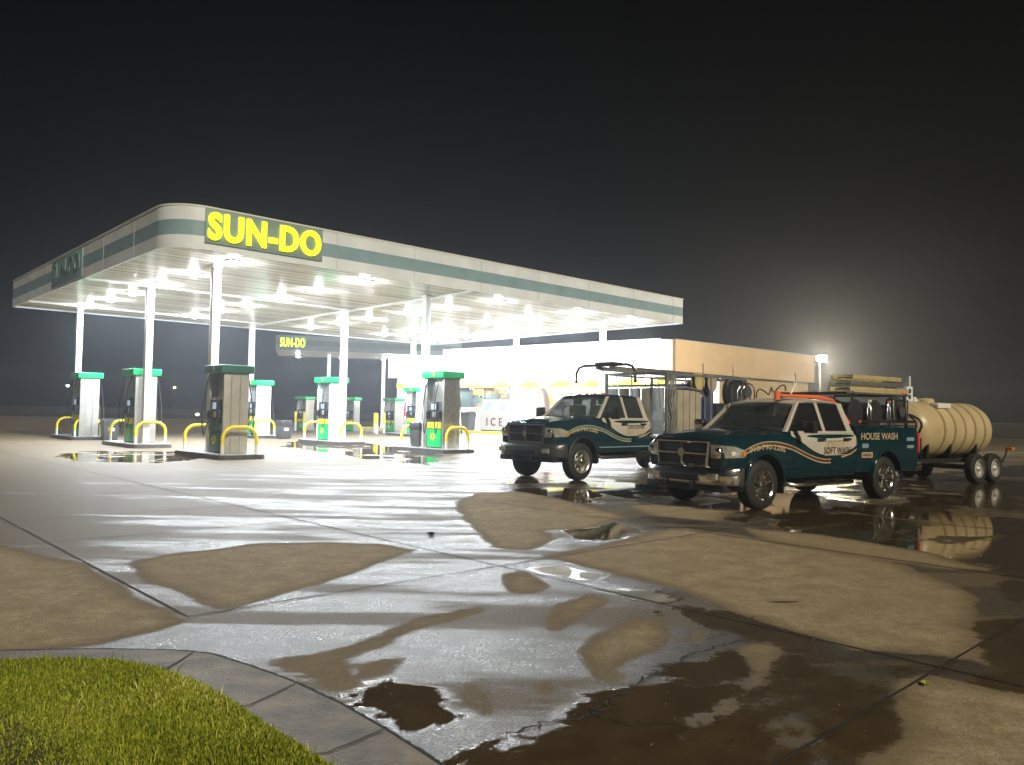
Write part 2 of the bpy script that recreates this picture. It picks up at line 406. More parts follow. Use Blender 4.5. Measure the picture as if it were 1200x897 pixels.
for g, e in zip(G, Eg):
    d = (e-g); d.z = 0
    rings.append([g+Vector((0, 0, -.05)), g+Vector((0, 0, .012)), g+d*.35+Vector((0, 0, .03)), g+d*.75+Vector((0, 0, .055)), g+d*.93+Vector((0, 0, .085)), g+d*1.04+Vector((0, 0, .085)), g+d*1.06+Vector((0, 0, -.05))])
mb.loft(rings, closed=False, caps=False)
kerb = mb.build('kerb', mat('kerb_concrete', (.17, .135, .085), .6, noise=.5, nscale=4, bump=.8, bscale=70), smooth=60); tag(kerb, kind='structure')
mb = MB(); strip(mb, [g+Vector((0, 0, 0)) for g in resample(G, 260)], .022, .0125)
for k in (14, 27, 36, 44, 52):
    g, e = G[k], Eg[k]; d = e-g; d.z = 0; a_ = (G[k+1]-G[k]).normalized()*.006
    for q0, q1, z0, z1 in ((0, .35, .0165, .034), (.35, .75, .034, .059), (.75, .93, .059, .089)):
        mb.poly([(g+d*q0-a_).to_tuple()[:2]+(z0,), (g+d*q0+a_).to_tuple()[:2]+(z0,), (g+d*q1+a_).to_tuple()[:2]+(z1,), (g+d*q1-a_).to_tuple()[:2]+(z1,)])
tag(mb.build('kerb_joints', M['joint'], smooth=0), kind='structure')
# soil and turf
cen = Vector((-3.6, .2, 0)); outer = [Vector((e.x, e.y, 0)) for e in Eg] + [Vector((1.2, -3.5, 0)), Vector((-12, -6, 0)), Vector((-14, 3, 0))]
outer = [p+(p-cen).normalized()*.02 for p in outer]
mb = MB(); vs = []
for ring in (1., .93, .8, .5, .02):
    vs.append([mb.bm.verts.new((cen+(p-cen)*ring).to_tuple()[:2]+(.07+.05*min(1, (1-ring)*6),)) for p in outer])
for a, b in zip(vs, vs[1:]):
    for k in range(len(outer)): mb.bm.faces.new((a[k], a[(k+1) % len(outer)], b[(k+1) % len(outer)], b[k]))
bmesh.ops.recalc_face_normals(mb.bm, faces=mb.bm.faces)
if sum(f.normal.z for f in mb.bm.faces) < 0: bmesh.ops.reverse_faces(mb.bm, faces=mb.bm.faces)
soil = mb.build('soil', mat('soil', (.06, .055, .02), .9, noise=.4, nscale=12, bump=.6, bscale=50)); tag(soil, kind='structure')
def grass_mat():
    m = bpy.data.materials.new('turf_blades'); m.use_nodes = True; n = m.node_tree; b = n.nodes['Principled BSDF']
    a = n.nodes.new('ShaderNodeAttribute'); a.attribute_name = 'tint'; r = n.nodes.new('ShaderNodeValToRGB'); E_ = r.color_ramp.elements
    E_[0].color = (.10, .13, .012, 1); E_[1].color = (.66, .62, .24, 1); x = E_.new(.45); x.color = (.25, .31, .022, 1); x = E_.new(.8); x.color = (.42, .43, .045, 1)
    n.links.new(a.outputs['Fac'], r.inputs[0]); n.links.new(r.outputs[0], b.inputs['Base Color']); b.inputs['Roughness'].default_value = .55; b.inputs['Specular IOR Level'].default_value = .25
    return m
def build_grass(N=320000):
    poly = np.array([[p.x, p.y] for p in outer]); pts = []
    lo = np.array([-5.2, 1.2]); hi = np.array([.6, 5.3])
    cand = lo+rng.random((N*3, 2))*(hi-lo)
    ins = np.zeros(len(cand), bool)
    for i in range(len(poly)):
        a, c = poly[i], poly[(i+1) % len(poly)]
        if a[1] != c[1]: ins ^= ((a[1] > cand[:, 1]) != (c[1] > cand[:, 1])) & (cand[:, 0] < (c[0]-a[0])*(cand[:, 1]-a[1])/(c[1]-a[1])+a[0])
    vis = (np.abs(cand[:, 0])/np.maximum(cand[:, 1], .1) < .85) & (cand[:, 1] > 2.2)
    cand = cand[ins & vis][:N]; n = len(cand)
    ang = rng.random(n)*2*pi; h = (.010+.020*rng.random(n)**2)*np.where(rng.random(n) < .02, 2.6, 1); w = .0020+.0020*rng.random(n); lean = (rng.random(n)-.3)*.9
    dx, dy = np.cos(ang), np.sin(ang); px, py = -dy, dx; la = rng.random(n)*2*pi; lx, ly = np.cos(la)*lean*h, np.sin(la)*lean*h
    z0 = .105+np.zeros(n)
    V = np.zeros((n, 5, 3))
    V[:, 0] = np.stack([cand[:, 0]-px*w, cand[:, 1]-py*w, z0], 1); V[:, 1] = np.stack([cand[:, 0]+px*w, cand[:, 1]+py*w, z0], 1)
    V[:, 2] = np.stack([cand[:, 0]+px*w*.8+lx*.4, cand[:, 1]+py*w*.8+ly*.4, z0+h*.6], 1); V[:, 3] = np.stack([cand[:, 0]-px*w*.8+lx*.4, cand[:, 1]-py*w*.8+ly*.4, z0+h*.6], 1)
    V[:, 4] = np.stack([cand[:, 0]+lx*1.3, cand[:, 1]+ly*1.3, z0+h], 1)
    base = np.arange(n)*5
    me = bpy.data.meshes.new('grass')
    me.vertices.add(n*5); me.vertices.foreach_set('co', V.ravel())
    loops = np.concatenate([np.stack([base, base+1, base+2, base+3], 1), np.stack([base+3, base+2, base+4], 1)], 1).ravel()
    me.loops.add(len(loops)); me.loops.foreach_set('vertex_index', loops.astype(np.int32))
    starts = np.stack([np.arange(n)*7, np.arange(n)*7+4], 1).ravel(); tot = np.tile([4, 3], n)
    me.polygons.add(2*n); me.polygons.foreach_set('loop_start', starts.astype(np.int32)); me.polygons.foreach_set('loop_total', tot.astype(np.int32)); me.update(calc_edges=True)
    patch = np.sin(cand[:, 0]*2.1+1)*np.sin(cand[:, 1]*2.7)*.16+np.sin(cand[:, 0]*7.3)*np.sin(cand[:, 1]*6.1+2)*.08
    t = np.clip(rng.random(n)**1.3*.85+patch+.08, 0, 1); me.attributes.new('tint', 'FLOAT', 'POINT').data.foreach_set('value', np.repeat(t, 5))
    o = mkobj('grass', me, grass_mat(), smooth=0); tag(o, 'short damp yellow green turf on the rounded kerbed island', 'grass', kind='stuff'); return o
build_grass()

# ---------------------------------------------------------------- main canopy
SOF, FH, LU, LV = 6.0, 1.2, 24.3, 19.9
def ribbed(name, col, rough):
    m = bpy.data.materials.new(name); m.use_nodes = True; n = m.node_tree; b = n.nodes['Principled BSDF']; b.inputs['Roughness'].default_value = rough
    t = n.nodes.new('ShaderNodeTexCoord'); w = n.nodes.new('ShaderNodeTexWave'); w.wave_type = 'BANDS'; w.bands_direction = 'Y'; w.wave_profile = 'SAW'; w.inputs['Scale'].default_value = .95/ (2*pi) * 5
    n.links.new(t.outputs['Object'], w.inputs['Vector']); bp = n.nodes.new('ShaderNodeBump'); bp.inputs['Strength'].default_value = .9; bp.inputs['Distance'].default_value = .04
    n.links.new(w.outputs[0], bp.inputs['Height']); n.links.new(bp.outputs[0], b.inputs['Normal'])
    r = n.nodes.new('ShaderNodeValToRGB'); r.color_ramp.elements[0].color = tuple(x*.45 for x in col)+(1,); r.color_ramp.elements[1].color = (*col, 1); r.color_ramp.elements[1].position = .10
    nz = n.nodes.new('ShaderNodeTexNoise'); nz.inputs['Scale'].default_value = .5; n.links.new(t.outputs['Object'], nz.inputs['Vector'])
    n.links.new(w.outputs[0], r.inputs[0]); mx = n.nodes.new('ShaderNodeMix'); mx.data_type = 'RGBA'; mx.blend_type = 'MULTIPLY'; mx.inputs[0].default_value = 1.
    mp = n.nodes.new('ShaderNodeMapping'); mp.inputs['Scale'].default_value = (.04, 3.4, 1); n.links.new(t.outputs['Object'], mp.inputs[0]); n2 = n.nodes.new('ShaderNodeTexNoise'); n2.inputs['Scale'].default_value = 1; n2.inputs['Detail'].default_value = 2; n.links.new(mp.outputs[0], n2.inputs['Vector'])
    r2 = n.nodes.new('ShaderNodeValToRGB'); r2.color_ramp.elements[0].position = .38; r2.color_ramp.elements[1].position = .6; r2.color_ramp.elements[0].color = (.50, .48, .43, 1); r2.color_ramp.elements[1].color = (1, 1, 1, 1); n.links.new(n2.outputs[0], r2.inputs[0])
    n.links.new(r.outputs[0], mx.inputs[6]); n.links.new(r2.outputs[0], mx.inputs[7]); n.links.new(mx.outputs[2], b.inputs['Base Color']); return m
M['soffit'] = ribbed('ribbed_soffit', (.76, .72, .64), .20)
cz = empty('fuel_canopy', UV(0, 0), TH, 'large white fuel canopy with teal band and rounded near corner over the pumps', 'canopy')
def outline(inset=0., rad=1.1, seg=12):
    r = rad-inset; pts = [(rad+ (-cos(a))*r, rad - sin(a)*r) for a in [pi/2*k/seg for k in range(seg+1)]]
    return pts + [(LU-inset, inset), (LU-inset, LV-inset), (inset, LV-inset)]
O0 = outline(0)
def band(name, z0, z1, out, m, parent=cz, oo=O0, th=.05):
    mb = MB(); n = len(oo); c = (LU/2, LV/2)
    def off(k, d):
        a = Vector(oo[k-1]); b = Vector(oo[k]); c_ = Vector(oo[(k+1) % n]); d1 = (b-a).normalized(); d2 = (c_-b).normalized()
        n1 = Vector((d1.y, -d1.x)); n2 = Vector((d2.y, -d2.x)); nn = n1+n2; nn /= max(.3, nn.dot(n1)); return b+nn*d
    A = [off(k, out) for k in range(n)]; B = [off(k, out-th) for k in range(n)]
    rings = [[(*A[k], z0), (*A[k], z1), (*B[k], z1), (*B[k], z0)] for k in range(n)]; rings.append(rings[0])
    R = [[mb.bm.verts.new(p) for p in r] for r in rings[:-1]]; fs = []
    for i in range(n):
        a, b = R[i], R[(i+1) % n]
        for k in range(4): fs.append(mb.bm.faces.new((a[k], a[(k+1) % 4], b[(k+1) % 4], b[k])))
    bmesh.ops.recalc_face_normals(mb.bm, faces=fs)
    return mb.build(name, m, parent)
# orientation: outline runs near-corner arc -> +u -> +v -> back ; outward normal handled by sign test
band('fascia_panel', SOF+.80, SOF+FH, 0., M['white_rough'])
band('fascia_stripe', SOF+.37, SOF+.80, -.004, M['teal_band'])
band('fascia_panel', SOF-.0, SOF+.37, 0., M['white_rough'])
band('edge_trim', SOF+FH-.0, SOF+FH+.04, .02, M['white'], th=.12)
mb = MB(); oi = outline(.06); mb.prism(oi, SOF+.055, SOF+.10, 'z'); mb.build('soffit', M['soffit'], cz, smooth=0)
mb = MB(); mb.prism(outline(.06), SOF+FH-.12, SOF+FH-.06, 'z'); mb.build('roof_deck', M['white_rough'], cz, smooth=0)
# seams in the fascia
for u in np.arange(5.2, LU-.5, 3.05): MB().box(u-.006, u+.006, -.008, .004, SOF+.01, SOF+FH-.01).build('panel_seam', M['greypanel'], cz, smooth=0)
for v in np.arange(3.0, 8, 3.05): MB().box(-.008, .004, v-.006, v+.006, SOF+.01, SOF+FH-.01).build('panel_seam', M['greypanel'], cz, smooth=0)
# cross beams under the soffit
def beam(u0, u1, v0, v1):
    MB().box(u0, u1, v0, v1, SOF-.02, SOF+.05, .01).build('soffit_beam', M['white'], cz)
beam(10.9, 11.12, .07, LV-.07)
for v in (8.35, 17.0): beam(.07, 10.88, v, v+.16)
# columns
CU, CV = (2.32, 10.64, 21.2), (2.44, 8.5, 17.9)
for u in CU:
    for v in CV:
        mb = MB().box(u-.12, u+.12, v-.12, v+.12, .151, SOF+.054, .012)
        c_ = mb.build('column', M['white'], cz)
        MB().box(u-.16, u+.16, v-.16, v+.16, SOF-.03, SOF+.05, .01).build('cap', M['white'], c_)
        MB().box(u-.17, u+.17, v-.17, v+.17, .152, .18, .004).build('base_plate', M['greypanel'], c_)
# lit sign on the front fascia: local x along u, facing -v
def sundo(parent, u, size, lit=True, face='front', v=0., z=SOF+.60):
    pos = Matrix.Translation((u, -.075, z-size*.36)) @ RX if face == 'front' else Matrix.Translation((-.075, v, z-size*.36)) @ FACE_NX
    return text_obj('sign_letters', 'SUN-DO', size, M['letters'] if lit else M['dim_letters'], parent, pos, depth=.04, weight=.022*size, spacing=1.04)
# ---- lit sign box hung on the fascia
sg = empty('canopy_sign', UV(0, 0), TH, 'glowing yellow lettered sign on dark backing at the near end of the front fascia', 'sign')
MB().box(.96, 4.66, -.045, -.012, SOF+.19, SOF+1.19, .008).build('backing', M['sign_back'], sg)
fit_text('sign_letters', 'SUN-DO', 3.55, .80, M['letters'], sg, Matrix.Translation((2.80, -.085, SOF+.285)) @ RX, depth=.035, weight=.045, spacing=1.1)
sg2 = empty('side_sign', UV(0, 0), TH, 'unlit faded green sign panel on the left side fascia of the canopy', 'sign')
MB().box(-.045, -.012, 8.4, 12.6, SOF+.10, SOF+1.10, .008).build('backing', M['teal_band'], sg2)
fit_text('sign_letters', 'SUN-DO', 3.7, .72, M['dim_letters'], sg2, Matrix.Translation((-.07, 10.5, SOF+.26)) @ FACE_NX, depth=.02, weight=.04)

# ---- canopy lamps, each a thing
def make_lamp(power=1050, rad=.13, label='', group=None, name='canopy_light'):
    t = empty(name, (0, 0, 0), TH, label, 'light', group)
    MB().box(-.24, .24, -.24, .24, -.05, .0, .02).build('housing', M['white'], t)
    MB().lathe([(.17, -.05), (.16, -.09), (.10, -.13), (.02, -.145)], 12).build('lens', M['lens'], t)
    l = bpy.data.objects.new('lamp', bpy.data.lights.new('lamp', 'POINT')); COL.objects.link(l); l.parent = t; l.location = (0, 0, -.30)
    l.location = (0, 0, -.24); l.data.energy = power*.13; l.data.shadow_soft_size = rad; l.data.color = (.88, .94, 1)
    d = bpy.data.objects.new('down_lamp', bpy.data.lights.new('down_lamp', 'AREA')); COL.objects.link(d); d.parent = t; d.location = (0, 0, -.16)
    d.data.shape = 'DISK'; d.data.size = .3; d.data.energy = power*.28; d.data.color = (.88, .94, 1)
    return t
LG = 'round drop lens lamps in rows under the main canopy'
lamp0 = make_lamp(label='bright white drop lens lamp set in the ribbed canopy ceiling', group=LG)
first = True
for u in (2.4, 7.1, 13.4, 18.2, 21.9):
    for v in (1.3, 4.5, 7.5, 10.8, 13.6, 16.6):
        o = lamp0 if first else copy_tree(lamp0); first = False
        o.location = UV(u, v, SOF+.054)

# ---------------------------------------------------------------- pump islands
def rrect(x0, x1, y0, y1, r, n=6):
    pts = []
    for cx_, cy_, a0 in ((x1-r, y0+r, -pi/2), (x1-r, y1-r, 0), (x0+r, y1-r, pi/2), (x0+r, y0+r, pi)):
        for k in range(n+1): a = a0+pi/2*k/n; pts.append((cx_+r*cos(a), cy_+r*sin(a)))
    return pts
def island(u, v0, v1, w, label):
    t = empty('pump_island', UV(u, 0), TH, label, 'kerb', 'raised islands under the pumps')
    MB().prism(rrect(-w/2, w/2, v0, v1, .28), 0, .13, 'z').build('edge', M['kerbedge'], t)
    MB().prism(rrect(-w/2+.035, w/2-.035, v0+.035, v1-.035, .25), .131, .15, 'z').build('slab', M['kerb'], t)
    return t
def make_hoop(label, w=1.05):
    t = empty('guard_hoop', (0, 0, 0), TH, label, 'guard rail', 'yellow bent pipe guards on the pump islands')
    r = .36; zt = .80
    pts = [(-w/2, 0, zt-r-.16)]+[(-w/2+r-r*cos(a), 0, zt-r+r*sin(a)) for a in [pi/2*k/8 for k in range(9)]]
    pts += [(-p[0], 0, p[2]) for p in pts[::-1]]
    MB().tube(pts, .052, 10).build('arch', M['yellow'], t, smooth=80)
    for s in (-1, 1): MB().cyl((s*w/2, 0, 0), (s*w/2, 0, zt-r-.155), .051, n=12).build('leg', M['white'], t)
    return t
def flower(mb, c, r, axis='x', off=0.):
    for k in range(8):
        a = 2*pi*k/8; pts = []
        for da, rr in ((-.2, .30), (-.34, .72), (0, 1.), (.34, .72), (.2, .30)):
            p = (cos(a+da)*rr*r, sin(a+da)*rr*r); pts.append((c[0]+off, c[1]+p[0], c[2]+p[1]))
        mb.poly(pts[::-1])
def make_pump(label, hz=2.67, capmat=None, sidemat=None, loc=(0, 0, 0), rot=TH):
    """local: faces look along +-x, width along y (0..1.15), base z=0"""
    t = empty('fuel_pump', loc, rot, label, 'fuel pump', 'fuel pumps under the canopies')
    sm = sidemat or M['greypanel']; cm = capmat or M['greenlit']; s = hz/2.67; D = .36; Wd = 1.15
    def Z(z): return z*s
    for y0, y1 in ((0, .10), (Wd-.10, Wd)):                      # end cheeks
        MB().box(-D-.03, D+.03, y0, y1, 0, Z(2.42), .02).build('side_column', sm, t)
    for k in (-.16, .12): MB().box(k-.012, k+.012, -.006, .004, Z(.03), Z(2.40)).build('seam', M['steel'], t, smooth=0)
    MB().box(-D, D, .10, Wd-.10, 0, Z(1.62), .01).build('cabinet', M['darkgrey'], t)
    MB().box(-D+.16, D-.16, .10, Wd-.10, Z(1.62), Z(2.42), .01).build('upper_panel', M['steel'], t)
    c_ = MB().box(-D-.16, D+.16, -.10, Wd+.10, Z(2.42), Z(2.67), .05, seg=3).build('valance', cm, t)
    for sx_ in (-1, 1):
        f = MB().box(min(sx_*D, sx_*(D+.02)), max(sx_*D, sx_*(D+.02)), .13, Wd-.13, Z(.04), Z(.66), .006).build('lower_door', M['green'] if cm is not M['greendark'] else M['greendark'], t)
        mb = MB(); flower(mb, (0, Wd/2+.08, Z(.40)), .17, off=sx_*(D+.026))
        if sx_ > 0: bmesh.ops.reverse_faces(mb.bm, faces=mb.bm.faces)
        mb.build('emblem', M['yellow'], f, smooth=0)
        mb = MB(); flower(mb, (0, Wd*.42, Z(2.55)), .085, off=sx_*(D+.164))
        mb.build('emblem', M['yellow'], c_, smooth=0)
        lit = cm is not M['greendark']
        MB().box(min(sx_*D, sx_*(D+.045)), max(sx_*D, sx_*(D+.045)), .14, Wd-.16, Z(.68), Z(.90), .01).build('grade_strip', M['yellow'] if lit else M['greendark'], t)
        h = MB().box(min(sx_*D, sx_*(D+.07)), max(sx_*D, sx_*(D+.07)), .36, .80, Z(.96), Z(1.60), .03).build('display_head', M['black'], t)
        MB().box(min(sx_*(D+.07), sx_*(D+.078)), max(sx_*(D+.07), sx_*(D+.078)), .44, .72, Z(1.33), Z(1.53), .004).build('screen', M['screen'], h)
        MB().box(min(sx_*(D+.07), sx_*(D+.078)), max(sx_*(D+.07), sx_*(D+.078)), .46, .62, Z(1.08), Z(1.26), .004).build('keypad', M['greypanel'], h)
        for y_ in (.22, .92):
            n_ = MB()
            n_.box(min(sx_*D, sx_*(D+.10)), max(sx_*D, sx_*(D+.10)), y_-.05, y_+.05, Z(1.02), Z(1.30), .02)
            n_.tube([(sx_*(D+.08), y_, Z(1.28)), (sx_*(D+.14), y_, Z(1.22)), (sx_*(D+.13), y_, Z(1.02)), (sx_*(D+.09), y_, Z(.94))], .022, 8)
            nz = n_.build('nozzle', M['black'], t)
            pts = []
            for k in range(15):
                q = k/14; pts.append((sx_*(D+.10+.20*sin(pi*q)), y_+.05*sin(pi*q*2), Z(2.38-(2.38-.45)*min(1, q*1.45) + (0 if q*1.45 < 1 else (q*1.45-1)/.45*.55))))
            MB().tube(pts, .019, 6).build('hose', M['black'], nz, smooth=80)
    return t
def bin_(label, loc, rot=TH, lab=True):
    t = empty('trash_bin', loc, rot, label, 'trash bin', 'dark waste bins on the forecourt')
    mb = MB(); mb.loft([[(-w, -w, z), (w, -w, z), (w, w, z), (-w, w, z)] for w, z in ((.24, 0), (.27, .06), (.30, .66), (.30, .70))]); mb.build('body', M['darkgrey'], t)
    mb = MB(); mb.loft([[(-w, -w, z), (w, -w, z), (w, w, z), (-w, w, z)] for w, z in ((.33, .70), (.33, .76), (.30, .92), (.22, .97))]); mb.build('lid', M['black'], t)
    MB().box(-.2, .2, -.322, -.305, .78, .88, .004).build('slot', M['rubber'], t)
    if lab: MB().box(-.12, .12, -.300, -.292, .42, .56, .003).build('sticker', M['white'], t)
    return t
UROW = (2.45, 10.8, 21.3)
names_r = ('front row by the fascia', 'middle row', 'back row')
isl = [(0, .3, 4.0), (0, 8.0, 11.8), (0, 16.1, 19.9), (1, .3, 3.9), (1, 7.8, 11.6), (1, 16.1, 19.9), (2, 16.1, 19.9)]
lab_i = ['concrete island nearest the camera, under the unlit dark capped pump', 'middle concrete island of the left row, beside the long puddle', 'concrete island farthest left under the canopy',
         'concrete island under the pump with the grey cap end, left of the green pickups', 'concrete island behind the long puddle at the canopy middle', 'concrete island under the pump seen just right of the near dark pump', 'concrete island at the store side of the canopy']
for (r, a, b), l in zip(isl, lab_i): island(UROW[r], a, b, 1.5, l)
hp = {}
for r, v, l in [(0, .62, 'yellow hoop at the near end of the closest pump island'), (0, 3.55, 'yellow hoop at the far end of the closest island, in front of a black bin'),
                (0, 8.3, 'yellow hoop in front of the white column on the middle left island'), (0, 11.3, 'yellow hoop left of the pump on the middle left island'),
                (0, 16.4, 'yellow hoop beside the dark bin on the farthest left island'), (0, 19.5, 'yellow hoop at the outer left end of the farthest left island'),
                (1, .58, 'yellow hoop right of the steel sided pump near the parked pickups'), (1, 3.4, 'yellow hoop left of the steel sided pump with a bin behind it'),
                (1, 8.0, 'yellow hoop right of the column at the canopy middle'), (1, 11.2, 'yellow hoop left of the green fronted pump at the canopy middle'),
                (1, 16.4, 'yellow hoop behind the nearest pump, beside a grey bin'), (2, 16.4, 'yellow hoop in front of the pump nearest the store corner')]:
    if not hp: o = make_hoop(l); hp['o'] = o
    else: o = copy_tree(hp['o']); o['label'] = l
    o.location = UV(UROW[r], v, .15)
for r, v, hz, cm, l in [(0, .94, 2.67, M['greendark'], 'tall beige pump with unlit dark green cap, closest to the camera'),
                        (0, 8.95, 2.80, None, 'pump with bright green cap half behind a white column on the left'),
                        (0, 16.3, 2.85, None, 'leftmost pump with bright green cap'),
                        (1, .94, 2.90, None, 'pump with steel side and yellow lettered green door left of the pickups'),
                        (1, 9.2, 2.86, None, 'green fronted pump left of the column at the canopy middle'),
                        (1, 16.6, 2.86, None, 'pump with white sides just right of the nearest dark pump'),
                        (2, 17.0, 2.85, None, 'pump with green door nearest the store corner')]:
    p = make_pump(l, hz, cm, M['steel'] if (r, v) == (1, .94) else (M['greypanel'] if r == 0 else M['white_rough']))
    p.location = UV(UROW[r], v, .152)
bin_('black bin behind the hoop of the nearest island', UV(2.75, 2.75, .152), lab=False)
bin_('dark bin with white sticker on the far left island', UV(3.1, 15.55, 0))
bin_('grey bin right of the pump seen behind the nearest pump', UV(11.3, 15.3, 0))
bin_('dark bin left of the steel sided pump', UV(10.7, 2.75, .152), lab=False)
# red promotional board on the back row pump
t = empty('pump_board', UV(20.85, 18.2, .152), TH, 'red round topped promotional board by the pump near the store corner', 'sign')
MB().prism([(.0, .0), (.32, 0), (.32, .75), (.27, .9), (.16, .96), (.05, .9), (0, .75)], -.02, .02, 'y').build('panel', M['red'], t).location = (0, 0, 1.05)
MB().cyl((.16, 0, 0), (.16, 0, 1.06), .02).build('post', M['white'], t)

# ---------------------------------------------------------------- far canopy with its pumps
FR = radians(15); F0 = Vector((-18.2, 60, 0))
def FP(x, y, z=0): return F0+Vector((cos(FR)*x-sin(FR)*y, sin(FR)*x+cos(FR)*y, z))
M['fardim'] = mat('dim_fascia', (.10, .13, .15), .5); M['fardim2'] = mat('dim_stripe', (.05, .08, .09), .5)  # far fascia and stripe darkened in base colour to look unlit
fc = empty('far_canopy', F0, FR, 'smaller dim canopy with yellow lettering seen under the main canopy', 'canopy')
MB().box(0, 14.5, 0, 8, 6.16, 6.26).build('soffit', M['soffit'], fc, smooth=0)
for a in ((0, 14.5, -.05, 0), (0, 14.5, 8, 8.05)):
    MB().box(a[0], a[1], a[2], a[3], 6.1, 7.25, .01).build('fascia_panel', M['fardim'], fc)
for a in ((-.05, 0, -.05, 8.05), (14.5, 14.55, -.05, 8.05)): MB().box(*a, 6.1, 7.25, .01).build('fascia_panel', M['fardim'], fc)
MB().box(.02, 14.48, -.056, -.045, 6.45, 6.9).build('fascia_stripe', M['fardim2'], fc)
for x, y in ((4.1, 3.8), (8.6, 3.8), (13, 3.8)): MB().box(x-.14, x+.14, y-.14, y+.14, 0, 6.16, .01).build('column', M['white'], fc)
fs = empty('far_canopy_sign', F0, FR, 'small yellow lettered sign on the far canopy', 'sign')
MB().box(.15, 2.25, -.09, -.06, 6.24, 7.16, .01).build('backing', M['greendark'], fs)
fit_text('sign_letters', 'SUN-DO', 1.85, .72, M['letters'], fs, Matrix.Translation((1.2, -.125, 6.34)) @ RX, depth=.03, weight=.035, spacing=1.1)
fl0 = None
for x in (1.6, 5.2, 8.8, 12.4):
    for y in (2, 6):
        if fl0 is None: o = fl0 = make_lamp(330, .13, 'small bright lamp under the far canopy', 'lamps under the far canopy')
        else: o = copy_tree(fl0)
        o.location = FP(x, y, 6.08); o.rotation_euler = (0, 0, FR)
for px, d, l in ((363, 58, 'far pump glimpsed left of the green fronted pump'), (418, 58, 'far pump facing the camera with yellow strip, under the far canopy'), (467, 58, 'far grey sided pump beside the store corner')):
    o = make_pump(l, 2.5, None, M['greypanel'], (at(px, 500, 0)), radians(70) if px == 418 else radians(50)); q = at(px, 500, 0); o.location = Vector((q.x*d/q.y, d, 0))
for px, d, l in ((346, 56, 'left one of two yellow topped bollards by the far pumps'), (356, 55.5, 'right one of two yellow topped bollards by the far pumps'), (439, 55, 'yellow topped bollard right of the far column'), (450, 54, 'yellow topped bollard left of the store corner'), (441.5, 52, 'yellow topped bollard just in front of the far column')):
    q = at(px, 498, 0); t = empty('bollard', Vector((q.x*d/q.y, d, 0)), 0, l, 'bollard', 'yellow topped bollards by the far canopy')
    MB().cyl((0, 0, 0), (0, 0, .62), .09).build('base', M['white'], t)
    MB().lathe([(.092, .62), (.092, 1.28), (.07, 1.36), (.02, 1.39)], 14).build('sleeve', M['yellow'], t)

# ---------------------------------------------------------------- store
SL, SR, SE = Vector((-10, 68.1, 0)), Vector((10.3, 51.8, 0)), Vector((24.1, 63.5, 0))
sd = (SR-SL); LS = sd.length; sang = math.atan2(sd.y, sd.x)
ed = (SE-SR); LE = ed.length; eang = math.atan2(ed.y, ed.x)
M['wallwhite'] = mat('white_store_wall', (.76, .76, .72), .6, noise=.05)
M['fascialit'] = mat('backlit_white_fascia', (.8, .8, .78), .5, emit=(1, 1, .96), es=2.4)  # emission added so the front burns out white; the fascia is no lamp
M['tanfascia'] = None
def corrugated(name, col, scale, axis='X', depth=.02, rough=.5):
    m = bpy.data.materials.new(name); m.use_nodes = True; n = m.node_tree; b = n.nodes['Principled BSDF']; b.inputs['Roughness'].default_value = rough
    t = n.nodes.new('ShaderNodeTexCoord'); w = n.nodes.new('ShaderNodeTexWave'); w.bands_direction = axis; w.inputs['Scale'].default_value = scale
    n.links.new(t.outputs['Object'], w.inputs['Vector']); bp = n.nodes.new('ShaderNodeBump'); bp.inputs['Strength'].default_value = .5; bp.inputs['Distance'].default_value = depth
    n.links.new(w.outputs[0], bp.inputs['Height']); n.links.new(bp.outputs[0], b.inputs['Normal'])
    nz = n.nodes.new('ShaderNodeTexNoise'); nz.inputs['Scale'].default_value = .8; nz.inputs['Detail'].default_value = 5; n.links.new(t.outputs['Object'], nz.inputs['Vector'])
    r = n.nodes.new('ShaderNodeValToRGB'); r.color_ramp.elements[0].position = .3; r.color_ramp.elements[1].position = .7
    r.color_ramp.elements[0].color = tuple(x*.85 for x in col)+(1,); r.color_ramp.elements[1].color = (*col, 1)
    n.links.new(nz.outputs[0], r.inputs[0]); n.links.new(r.outputs[0], b.inputs['Base Color']); return m
M['tanfascia'] = corrugated('tan_metal_fascia', (.64, .47, .27), 1.4)
def brickmat():
    m = bpy.data.materials.new('tan_block'); m.use_nodes = True; n = m.node_tree; b = n.nodes['Principled BSDF']; b.inputs['Roughness'].default_value = .8
    t = n.nodes.new('ShaderNodeTexCoord'); mp = n.nodes.new('ShaderNodeMapping'); mp.inputs['Rotation'].default_value = (pi/2, 0, 0); k = n.nodes.new('ShaderNodeTexBrick')
    n.links.new(t.outputs['Object'], mp.inputs[0]); n.links.new(mp.outputs[0], k.inputs['Vector'])
    k.inputs['Color1'].default_value = (.48, .36, .17, 1); k.inputs['Color2'].default_value = (.43, .32, .15, 1); k.inputs['Mortar'].default_value = (.25, .21, .14, 1)
    k.inputs['Scale'].default_value = 1; k.inputs['Brick Width'].default_value = .4; k.inputs['Row Height'].default_value = .2; k.inputs['Mortar Size'].default_value = .012
    n.links.new(k.outputs[0], b.inputs['Base Color']); return m
M['block'] = brickmat()
st = empty('store', SL, sang, 'long low store with glowing white front fascia and tan metal side fascia behind the pickups', 'store')
def SX(px, yoff=0.):            # pixel column -> local x along the front
    lo, hi = -5, LS+3
    for _ in range(50):
        m_ = (lo+hi)/2; P = SL+sd.normalized()*m_+Vector((-sd.y, sd.x, 0)).normalized()*yoff
        d = P-Vector((0, 0, H)); d.z = 0; X = 600+915*(d.dot(rt))/(d.dot(fw))
        if X < px: lo = m_
        else: hi = m_
    return lo
MB().box(0, LS, .0, .3, .14, 1.0, 0).build('plinth', M['wallwhite'], st)
wx0, wx1 = SX(536), SX(598)
